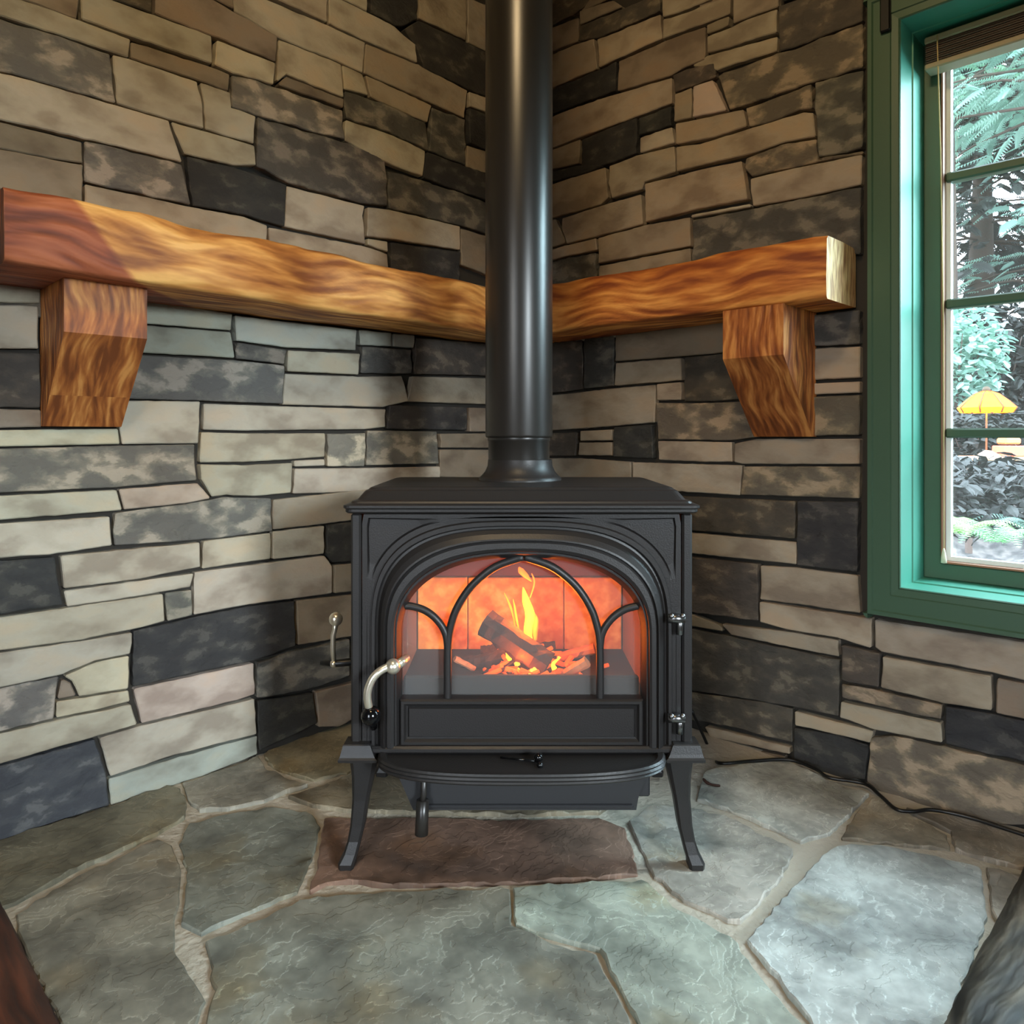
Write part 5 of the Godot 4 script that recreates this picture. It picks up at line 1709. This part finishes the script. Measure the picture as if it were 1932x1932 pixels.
func stones_beyond_left(w: Node3D) -> void:
	lay_block(w, "e", -0.366, -0.017, 0.002, 0.088)
	lay_block(w, "p", -0.533, -0.370, 0.002, 0.088)
	lay_block(w, "d", -2.137, -1.755, 0.002, 0.088)
	lay_block(w, "m", -2.438, -2.141, 0.002, 0.088)
	lay_block(w, "m", -2.498, -2.442, 0.002, 0.088)
	lay_block(w, "d", -0.246, -0.017, 0.092, 0.198)
	lay_block(w, "l", -0.447, -0.250, 0.092, 0.198)
	lay_block(w, "p", -0.643, -0.451, 0.092, 0.198)
	lay_block(w, "l", -1.814, -1.602, 0.092, 0.198)
	lay_block(w, "m", -2.201, -1.818, 0.092, 0.198)
	lay_block(w, "m", -2.442, -2.205, 0.092, 0.198)
	lay_block(w, "m", -2.498, -2.446, 0.092, 0.198)
	lay_block(w, "m", -0.418, -0.017, 0.202, 0.273)
	lay_block(w, "l", -1.916, -1.717, 0.202, 0.273)
	lay_block(w, "k", -2.145, -1.920, 0.202, 0.273)
	lay_block(w, "l", -2.383, -2.149, 0.202, 0.273)
	lay_block(w, "k", -2.498, -2.387, 0.202, 0.273)
	lay_block(w, "m", -0.254, -0.017, 0.277, 0.333)
	lay_block(w, "k", -0.539, -0.258, 0.277, 0.333)
	lay_block(w, "k", -2.273, -1.870, 0.277, 0.333)
	lay_block(w, "l", -2.498, -2.277, 0.277, 0.333)
	lay_block(w, "l", -0.268, -0.017, 0.337, 0.443)
	lay_block(w, "l", -0.546, -0.272, 0.337, 0.443)
	lay_block(w, "p", -2.064, -1.695, 0.337, 0.443)
	lay_block(w, "k", -2.314, -2.068, 0.337, 0.443)
	lay_block(w, "m", -2.498, -2.318, 0.337, 0.443)
	lay_block(w, "k", -0.201, -0.017, 0.447, 0.553)
	lay_block(w, "l", -0.585, -0.205, 0.447, 0.553)
	lay_block(w, "l", -2.033, -1.783, 0.447, 0.553)
	lay_block(w, "e", -2.282, -2.037, 0.447, 0.553)
	lay_block(w, "k", -2.466, -2.286, 0.447, 0.553)
	lay_block(w, "l", -2.498, -2.470, 0.447, 0.553)
	lay_block(w, "m", -0.360, -0.017, 0.557, 0.628)
	lay_block(w, "d", -1.870, -1.575, 0.557, 0.628)
	lay_block(w, "k", -2.038, -1.874, 0.557, 0.628)
	lay_block(w, "p", -2.413, -2.042, 0.557, 0.628)
	lay_block(w, "l", -2.498, -2.417, 0.557, 0.628)
	lay_block(w, "l", -0.428, -0.017, 0.632, 0.688)
	lay_block(w, "l", -1.979, -1.676, 0.632, 0.688)
	lay_block(w, "d", -2.302, -1.983, 0.632, 0.688)
	lay_block(w, "d", -2.490, -2.306, 0.632, 0.688)
	lay_block(w, "l", -2.498, -2.494, 0.632, 0.688)
	lay_block(w, "p", -2.021, -1.747, 0.692, 0.798)
	lay_block(w, "k", -2.360, -2.025, 0.692, 0.798)
	lay_block(w, "m", -2.498, -2.364, 0.692, 0.798)
	lay_block(w, "p", -1.884, -1.565, 0.802, 0.908)
	lay_block(w, "l", -2.269, -1.888, 0.802, 0.908)
	lay_block(w, "m", -2.452, -2.273, 0.802, 0.908)
	lay_block(w, "e", -2.498, -2.456, 0.802, 0.908)
	lay_block(w, "m", -1.835, -1.534, 0.912, 0.998)
	lay_block(w, "m", -2.212, -1.839, 0.912, 0.998)
	lay_block(w, "m", -2.498, -2.216, 0.912, 0.998)
	lay_block(w, "e", -1.958, -1.682, 1.002, 1.088)
	lay_block(w, "k", -2.287, -1.962, 1.002, 1.088)
	lay_block(w, "k", -2.498, -2.291, 1.002, 1.088)
	lay_block(w, "k", -1.782, -1.372, 1.092, 1.198)
	lay_block(w, "e", -2.077, -1.786, 1.092, 1.198)
	lay_block(w, "m", -2.492, -2.081, 1.092, 1.198)
	lay_block(w, "p", -2.498, -2.496, 1.092, 1.198)
	lay_block(w, "d", -0.353, -0.017, 1.202, 1.288)
	lay_block(w, "e", -0.557, -0.357, 1.202, 1.288)
	lay_block(w, "d", -0.890, -0.561, 1.202, 1.288)
	lay_block(w, "e", -1.129, -0.894, 1.202, 1.288)
	lay_block(w, "m", -1.491, -1.133, 1.202, 1.288)
	lay_block(w, "l", -1.838, -1.495, 1.202, 1.288)
	lay_block(w, "p", -2.049, -1.842, 1.202, 1.288)
	lay_block(w, "l", -2.371, -2.053, 1.202, 1.288)
	lay_block(w, "l", -2.498, -2.375, 1.202, 1.288)
	lay_block(w, "m", -0.429, -0.017, 1.292, 1.348)
	lay_block(w, "p", -1.625, -1.217, 1.292, 1.348)
	lay_block(w, "l", -1.835, -1.629, 1.292, 1.348)
	lay_block(w, "k", -2.103, -1.839, 1.292, 1.348)
	lay_block(w, "l", -2.362, -2.107, 1.292, 1.348)
	lay_block(w, "m", -2.498, -2.366, 1.292, 1.348)
	lay_block(w, "m", -1.930, -1.765, 1.352, 1.438)
	lay_block(w, "e", -2.115, -1.934, 1.352, 1.438)
	lay_block(w, "m", -2.408, -2.119, 1.352, 1.438)
	lay_block(w, "l", -2.498, -2.412, 1.352, 1.438)
	lay_block(w, "m", -1.912, -1.632, 1.442, 1.548)
	lay_block(w, "l", -2.324, -1.916, 1.442, 1.548)
	lay_block(w, "l", -2.498, -2.328, 1.442, 1.548)
	lay_block(w, "d", -1.998, -1.744, 1.552, 1.658)
	lay_block(w, "p", -2.412, -2.002, 1.552, 1.658)
	lay_block(w, "d", -2.498, -2.416, 1.552, 1.658)
	lay_block(w, "d", -2.067, -1.782, 1.662, 1.768)
	lay_block(w, "m", -2.232, -2.071, 1.662, 1.768)
	lay_block(w, "m", -2.498, -2.236, 1.662, 1.768)
	lay_block(w, "l", -2.060, -1.689, 1.772, 1.843)
	lay_block(w, "e", -2.345, -2.064, 1.772, 1.843)
	lay_block(w, "p", -2.498, -2.349, 1.772, 1.843)
	lay_block(w, "p", -1.638, -1.324, 1.847, 1.903)
	lay_block(w, "l", -1.933, -1.642, 1.847, 1.903)
	lay_block(w, "l", -2.097, -1.937, 1.847, 1.903)
	lay_block(w, "e", -2.335, -2.101, 1.847, 1.903)
	lay_block(w, "m", -2.498, -2.339, 1.847, 1.903)
	lay_block(w, "m", -1.384, -1.219, 1.907, 1.963)
	lay_block(w, "l", -1.688, -1.388, 1.907, 1.963)
	lay_block(w, "e", -2.079, -1.692, 1.907, 1.963)
	lay_block(w, "d", -2.289, -2.083, 1.907, 1.963)
	lay_block(w, "d", -2.498, -2.293, 1.907, 1.963)
	lay_block(w, "m", -1.396, -1.063, 1.967, 2.073)
	lay_block(w, "p", -1.790, -1.400, 1.967, 2.073)
	lay_block(w, "l", -2.166, -1.794, 1.967, 2.073)
	lay_block(w, "l", -2.405, -2.170, 1.967, 2.073)
	lay_block(w, "d", -2.498, -2.409, 1.967, 2.073)
	lay_block(w, "l", -0.865, -0.628, 2.077, 2.163)
	lay_block(w, "e", -1.150, -0.869, 2.077, 2.163)
	lay_block(w, "k", -1.541, -1.154, 2.077, 2.163)
	lay_block(w, "d", -1.841, -1.545, 2.077, 2.163)
	lay_block(w, "l", -2.153, -1.845, 2.077, 2.163)
	lay_block(w, "m", -2.331, -2.157, 2.077, 2.163)
	lay_block(w, "l", -2.498, -2.335, 2.077, 2.163)
	lay_block(w, "l", -0.860, -0.516, 2.167, 2.223)
	lay_block(w, "p", -1.280, -0.864, 2.167, 2.223)
	lay_block(w, "l", -1.452, -1.284, 2.167, 2.223)
	lay_block(w, "l", -1.669, -1.456, 2.167, 2.223)
	lay_block(w, "l", -2.015, -1.673, 2.167, 2.223)
	lay_block(w, "p", -2.433, -2.019, 2.167, 2.223)
	lay_block(w, "l", -2.498, -2.437, 2.167, 2.223)
	lay_block(w, "m", -0.559, -0.386, 2.227, 2.333)
	lay_block(w, "l", -0.730, -0.563, 2.227, 2.333)
	lay_block(w, "l", -1.062, -0.734, 2.227, 2.333)
	lay_block(w, "l", -1.295, -1.066, 2.227, 2.333)
	lay_block(w, "l", -1.648, -1.299, 2.227, 2.333)
	lay_block(w, "l", -1.810, -1.652, 2.227, 2.333)
	lay_block(w, "p", -2.052, -1.814, 2.227, 2.333)
	lay_block(w, "k", -2.339, -2.056, 2.227, 2.333)
	lay_block(w, "l", -2.498, -2.343, 2.227, 2.333)
	lay_block(w, "e", -0.212, -0.017, 2.337, 2.423)
	lay_block(w, "e", -0.448, -0.216, 2.337, 2.423)
	lay_block(w, "m", -0.751, -0.452, 2.337, 2.423)
	lay_block(w, "e", -0.979, -0.755, 2.337, 2.423)
	lay_block(w, "m", -1.200, -0.983, 2.337, 2.423)
	lay_block(w, "l", -1.495, -1.204, 2.337, 2.423)
	lay_block(w, "k", -1.865, -1.499, 2.337, 2.423)
	lay_block(w, "d", -2.143, -1.869, 2.337, 2.423)
	lay_block(w, "l", -2.349, -2.147, 2.337, 2.423)
	lay_block(w, "l", -2.498, -2.353, 2.337, 2.423)
	lay_block(w, "l", -0.197, -0.017, 2.427, 2.483)
	lay_block(w, "p", -0.488, -0.201, 2.427, 2.483)
	lay_block(w, "p", -0.710, -0.492, 2.427, 2.483)
	lay_block(w, "k", -0.995, -0.714, 2.427, 2.483)
	lay_block(w, "e", -1.183, -0.999, 2.427, 2.483)
	lay_block(w, "d", -1.351, -1.187, 2.427, 2.483)
	lay_block(w, "l", -1.525, -1.355, 2.427, 2.483)
	lay_block(w, "d", -1.931, -1.529, 2.427, 2.483)
	lay_block(w, "m", -2.268, -1.935, 2.427, 2.483)
	lay_block(w, "l", -2.498, -2.272, 2.427, 2.483)
	lay_block(w, "l", -0.386, -0.017, 2.487, 2.508)
	lay_block(w, "d", -0.729, -0.390, 2.487, 2.508)
	lay_block(w, "m", -0.981, -0.733, 2.487, 2.508)
	lay_block(w, "k", -1.216, -0.985, 2.487, 2.508)
	lay_block(w, "d", -1.583, -1.220, 2.487, 2.508)
	lay_block(w, "k", -1.779, -1.587, 2.487, 2.508)
	lay_block(w, "d", -2.107, -1.783, 2.487, 2.508)
	lay_block(w, "k", -2.498, -2.111, 2.487, 2.508)

func stones_beyond_right(w: Node3D) -> void:
	lay_block(w, "m", 0.017, 0.332, 0.002, 0.108)
	lay_block(w, "l", 0.336, 0.528, 0.002, 0.108)
	lay_block(w, "l", 1.625, 2.025, 0.002, 0.108)
	lay_block(w, "l", 2.029, 2.374, 0.002, 0.108)
	lay_block(w, "p", 2.378, 2.498, 0.002, 0.108)
	lay_block(w, "m", 0.017, 0.214, 0.112, 0.218)
	lay_block(w, "l", 0.218, 0.387, 0.112, 0.218)
	lay_block(w, "l", 1.758, 2.014, 0.112, 0.218)
	lay_block(w, "m", 2.018, 2.413, 0.112, 0.218)
	lay_block(w, "d", 2.417, 2.498, 0.112, 0.218)
	lay_block(w, "m", 0.017, 0.374, 0.222, 0.278)
	lay_block(w, "d", 1.567, 1.830, 0.222, 0.278)
	lay_block(w, "l", 1.834, 2.210, 0.222, 0.278)
	lay_block(w, "d", 2.214, 2.376, 0.222, 0.278)
	lay_block(w, "l", 2.380, 2.498, 0.222, 0.278)
	lay_block(w, "m", 0.017, 0.205, 0.282, 0.338)
	lay_block(w, "m", 0.209, 0.597, 0.282, 0.338)
	lay_block(w, "p", 1.832, 2.119, 0.282, 0.338)
	lay_block(w, "m", 2.123, 2.418, 0.282, 0.338)
	lay_block(w, "d", 2.422, 2.498, 0.282, 0.338)
	lay_block(w, "l", 0.017, 0.339, 0.342, 0.413)
	lay_block(w, "m", 1.635, 1.801, 0.342, 0.413)
	lay_block(w, "l", 1.805, 2.106, 0.342, 0.413)
	lay_block(w, "l", 2.110, 2.459, 0.342, 0.413)
	lay_block(w, "d", 2.463, 2.498, 0.342, 0.413)
	lay_block(w, "e", 0.017, 0.215, 0.417, 0.488)
	lay_block(w, "k", 0.219, 0.386, 0.417, 0.488)
	lay_block(w, "k", 2.286, 2.498, 0.417, 0.488)
	lay_block(w, "m", 0.017, 0.228, 0.492, 0.598)
	lay_block(w, "l", 0.232, 0.644, 0.492, 0.598)
	lay_block(w, "m", 2.393, 2.498, 0.492, 0.598)
	lay_block(w, "l", 0.017, 0.308, 0.602, 0.658)
	lay_block(w, "e", 0.312, 0.474, 0.602, 0.658)
	lay_block(w, "d", 2.329, 2.498, 0.602, 0.658)
	lay_block(w, "m", 2.463, 2.498, 0.662, 0.748)
	lay_block(w, "l", 2.296, 2.498, 0.752, 0.823)
	lay_block(w, "d", 2.144, 2.498, 0.827, 0.933)
	lay_block(w, "l", 2.290, 2.498, 0.937, 1.008)
	lay_block(w, "e", 2.302, 2.498, 1.012, 1.083)
	lay_block(w, "l", 2.296, 2.498, 1.087, 1.143)
	lay_block(w, "m", 0.017, 0.190, 1.147, 1.233)
	lay_block(w, "l", 0.194, 0.537, 1.147, 1.233)
	lay_block(w, "p", 0.541, 0.723, 1.147, 1.233)
	lay_block(w, "p", 0.727, 1.001, 1.147, 1.233)
	lay_block(w, "p", 2.249, 2.469, 1.147, 1.233)
	lay_block(w, "p", 2.473, 2.498, 1.147, 1.233)
	lay_block(w, "l", 0.017, 0.182, 1.237, 1.308)
	lay_block(w, "d", 0.186, 0.502, 1.237, 1.308)
	lay_block(w, "l", 0.506, 0.768, 1.237, 1.308)
	lay_block(w, "l", 0.772, 0.949, 1.237, 1.308)
	lay_block(w, "l", 2.189, 2.484, 1.237, 1.308)
	lay_block(w, "l", 2.488, 2.498, 1.237, 1.308)
	lay_block(w, "p", 2.331, 2.498, 1.312, 1.398)
	lay_block(w, "e", 2.252, 2.498, 1.402, 1.473)
	lay_block(w, "l", 2.232, 2.393, 1.477, 1.548)
	lay_block(w, "d", 2.397, 2.498, 1.477, 1.548)
	lay_block(w, "l", 2.181, 2.347, 1.552, 1.608)
	lay_block(w, "d", 2.351, 2.498, 1.552, 1.608)
	lay_block(w, "k", 2.184, 2.468, 1.612, 1.668)
	lay_block(w, "d", 2.472, 2.498, 1.612, 1.668)
	lay_block(w, "e", 2.362, 2.498, 1.672, 1.778)
	lay_block(w, "d", 2.263, 2.498, 1.782, 1.838)
	lay_block(w, "e", 2.071, 2.425, 1.842, 1.913)
	lay_block(w, "p", 2.429, 2.498, 1.842, 1.913)
	lay_block(w, "l", 1.291, 1.457, 1.917, 1.973)
	lay_block(w, "l", 1.461, 1.703, 1.917, 1.973)
	lay_block(w, "d", 1.707, 1.995, 1.917, 1.973)
	lay_block(w, "d", 1.999, 2.324, 1.917, 1.973)
	lay_block(w, "e", 2.328, 2.498, 1.917, 1.973)
	lay_block(w, "d", 0.968, 1.177, 1.977, 2.048)
	lay_block(w, "l", 1.181, 1.484, 1.977, 2.048)
	lay_block(w, "l", 1.488, 1.793, 1.977, 2.048)
	lay_block(w, "l", 1.797, 2.032, 1.977, 2.048)
	lay_block(w, "e", 2.036, 2.265, 1.977, 2.048)
	lay_block(w, "d", 2.269, 2.498, 1.977, 2.048)
	lay_block(w, "m", 0.723, 1.055, 2.052, 2.108)
	lay_block(w, "l", 1.059, 1.262, 2.052, 2.108)
	lay_block(w, "k", 1.266, 1.616, 2.052, 2.108)
	lay_block(w, "l", 1.620, 1.970, 2.052, 2.108)
	lay_block(w, "k", 1.974, 2.272, 2.052, 2.108)
	lay_block(w, "l", 2.276, 2.438, 2.052, 2.108)
	lay_block(w, "l", 2.442, 2.498, 2.052, 2.108)
	lay_block(w, "m", 0.728, 1.119, 2.112, 2.218)
	lay_block(w, "d", 1.123, 1.413, 2.112, 2.218)
	lay_block(w, "e", 1.417, 1.575, 2.112, 2.218)
	lay_block(w, "k", 1.579, 1.995, 2.112, 2.218)
	lay_block(w, "l", 1.999, 2.284, 2.112, 2.218)
	lay_block(w, "d", 2.288, 2.498, 2.112, 2.218)
	lay_block(w, "m", 0.291, 0.636, 2.222, 2.328)
	lay_block(w, "l", 0.640, 0.940, 2.222, 2.328)
	lay_block(w, "l", 0.944, 1.351, 2.222, 2.328)
	lay_block(w, "m", 1.355, 1.743, 2.222, 2.328)
	lay_block(w, "p", 1.747, 2.134, 2.222, 2.328)
	lay_block(w, "l", 2.138, 2.498, 2.222, 2.328)
	lay_block(w, "e", 0.017, 0.416, 2.332, 2.388)
	lay_block(w, "m", 0.420, 0.663, 2.332, 2.388)
	lay_block(w, "l", 0.667, 1.076, 2.332, 2.388)
	lay_block(w, "m", 1.080, 1.244, 2.332, 2.388)
	lay_block(w, "k", 1.248, 1.574, 2.332, 2.388)
	lay_block(w, "l", 1.578, 1.808, 2.332, 2.388)
	lay_block(w, "d", 1.812, 2.054, 2.332, 2.388)
	lay_block(w, "d", 2.058, 2.223, 2.332, 2.388)
	lay_block(w, "m", 2.227, 2.498, 2.332, 2.388)
	lay_block(w, "l", 0.017, 0.294, 2.392, 2.498)
	lay_block(w, "l", 0.298, 0.535, 2.392, 2.498)
	lay_block(w, "m", 0.539, 0.925, 2.392, 2.498)
	lay_block(w, "e", 0.929, 1.251, 2.392, 2.498)
	lay_block(w, "d", 1.255, 1.651, 2.392, 2.498)
	lay_block(w, "e", 1.655, 2.031, 2.392, 2.498)
	lay_block(w, "d", 2.035, 2.230, 2.392, 2.498)
	lay_block(w, "d", 2.234, 2.399, 2.392, 2.498)
	lay_block(w, "d", 2.403, 2.498, 2.392, 2.498)

func flags(h: Node3D) -> void:
	flag(h, "a", [-1.114, 1.445, -1.063, 1.536, -0.912, 1.672, -0.827, 1.773, -0.791, 1.762, -0.746, 1.696, -0.719, 1.627, -0.748, 1.562, -0.842, 1.433, -0.893, 1.332, -0.919, 1.301])
	flag(h, "b", [-0.794, 1.784, -0.664, 1.934, -0.615, 1.857, -0.526, 1.800, -0.489, 1.775, -0.538, 1.739, -0.571, 1.701, -0.640, 1.664, -0.699, 1.657, -0.744, 1.701])
	flag(h, "c", [-0.658, 1.956, -0.502, 2.215, -0.328, 2.024, -0.411, 1.845, -0.481, 1.803, -0.537, 1.828, -0.616, 1.884])
	flag(h, "c", [-0.524, 1.721, -0.468, 1.767, -0.403, 1.825, -0.233, 1.956, 0.020, 2.024, 0.300, 1.956, 0.277, 1.726, 0.194, 1.648, 0.016, 1.639, -0.224, 1.648, -0.376, 1.660, -0.452, 1.679])
	flag(h, "d", [-0.687, 1.524, -0.697, 1.599, -0.640, 1.634, -0.559, 1.674, -0.444, 1.646, -0.413, 1.590, -0.398, 1.470, -0.395, 1.364, -0.526, 1.248, -0.569, 1.271, -0.589, 1.333, -0.628, 1.431])
	flag(h, "e", [-0.413, 1.627, -0.213, 1.621, 0.008, 1.614, 0.189, 1.627, 0.240, 1.579, 0.244, 1.485, 0.241, 1.417, 0.127, 1.398, -0.085, 1.385, -0.243, 1.380, -0.290, 1.393, -0.345, 1.390, -0.376, 1.358, -0.379, 1.431])
	flag(h, "f", [-0.506, 1.224, -0.384, 1.336, -0.240, 1.363, -0.004, 1.372, 0.000, 1.268, 0.049, 1.232, 0.136, 1.197, 0.154, 1.121, 0.175, 1.043, 0.152, 0.938, -0.394, 0.938, -0.439, 1.057, -0.451, 1.122])
	flag(h, "g", [0.002, 1.374, 0.133, 1.383, 0.245, 1.400, 0.297, 1.309, 0.367, 1.237, 0.381, 1.171, 0.411, 1.059, 0.426, 0.938, 0.169, 0.938, 0.182, 1.052, 0.163, 1.126, 0.144, 1.208, 0.055, 1.244, 0.005, 1.272])
	flag(h, "h", [-0.873, 1.298, -0.829, 1.410, -0.737, 1.540, -0.698, 1.516, -0.640, 1.431, -0.595, 1.318, -0.579, 1.261, -0.544, 1.197, -0.492, 1.142, -0.458, 1.104, -0.451, 1.055, -0.404, 0.938, -0.535, 0.938, -0.634, 1.047, -0.815, 1.228])
	flag(h, "i", [0.254, 1.612, 0.312, 1.679, 0.413, 1.674, 0.469, 1.637, 0.573, 1.502, 0.519, 1.414, 0.396, 1.278, 0.374, 1.285, 0.310, 1.336, 0.273, 1.410, 0.266, 1.470])
	flag(h, "j", [0.426, 1.706, 0.485, 1.857, 0.707, 1.918, 0.769, 1.806, 0.838, 1.733, 0.743, 1.634, 0.672, 1.564, 0.598, 1.528, 0.543, 1.599, 0.482, 1.664])
	flag(h, "k", [0.735, 1.612, 0.846, 1.726, 0.872, 1.657, 0.916, 1.560, 0.891, 1.502, 0.791, 1.524, 0.688, 1.544])
	flag(h, "l", [0.883, 1.664, 0.955, 1.637, 1.115, 1.564, 1.048, 1.414, 0.954, 1.456, 0.899, 1.500, 0.929, 1.569])
	flag(h, "m", [0.646, 1.504, 0.697, 1.524, 0.798, 1.498, 0.913, 1.441, 0.828, 1.289, 0.736, 1.185, 0.668, 1.107, 0.620, 1.043, 0.544, 0.938, 0.443, 0.938, 0.428, 1.066, 0.392, 1.232, 0.499, 1.348])
	flag(h, "n", [0.921, 1.434, 1.025, 1.397, 0.957, 1.356, 0.838, 1.272, 0.845, 1.303])
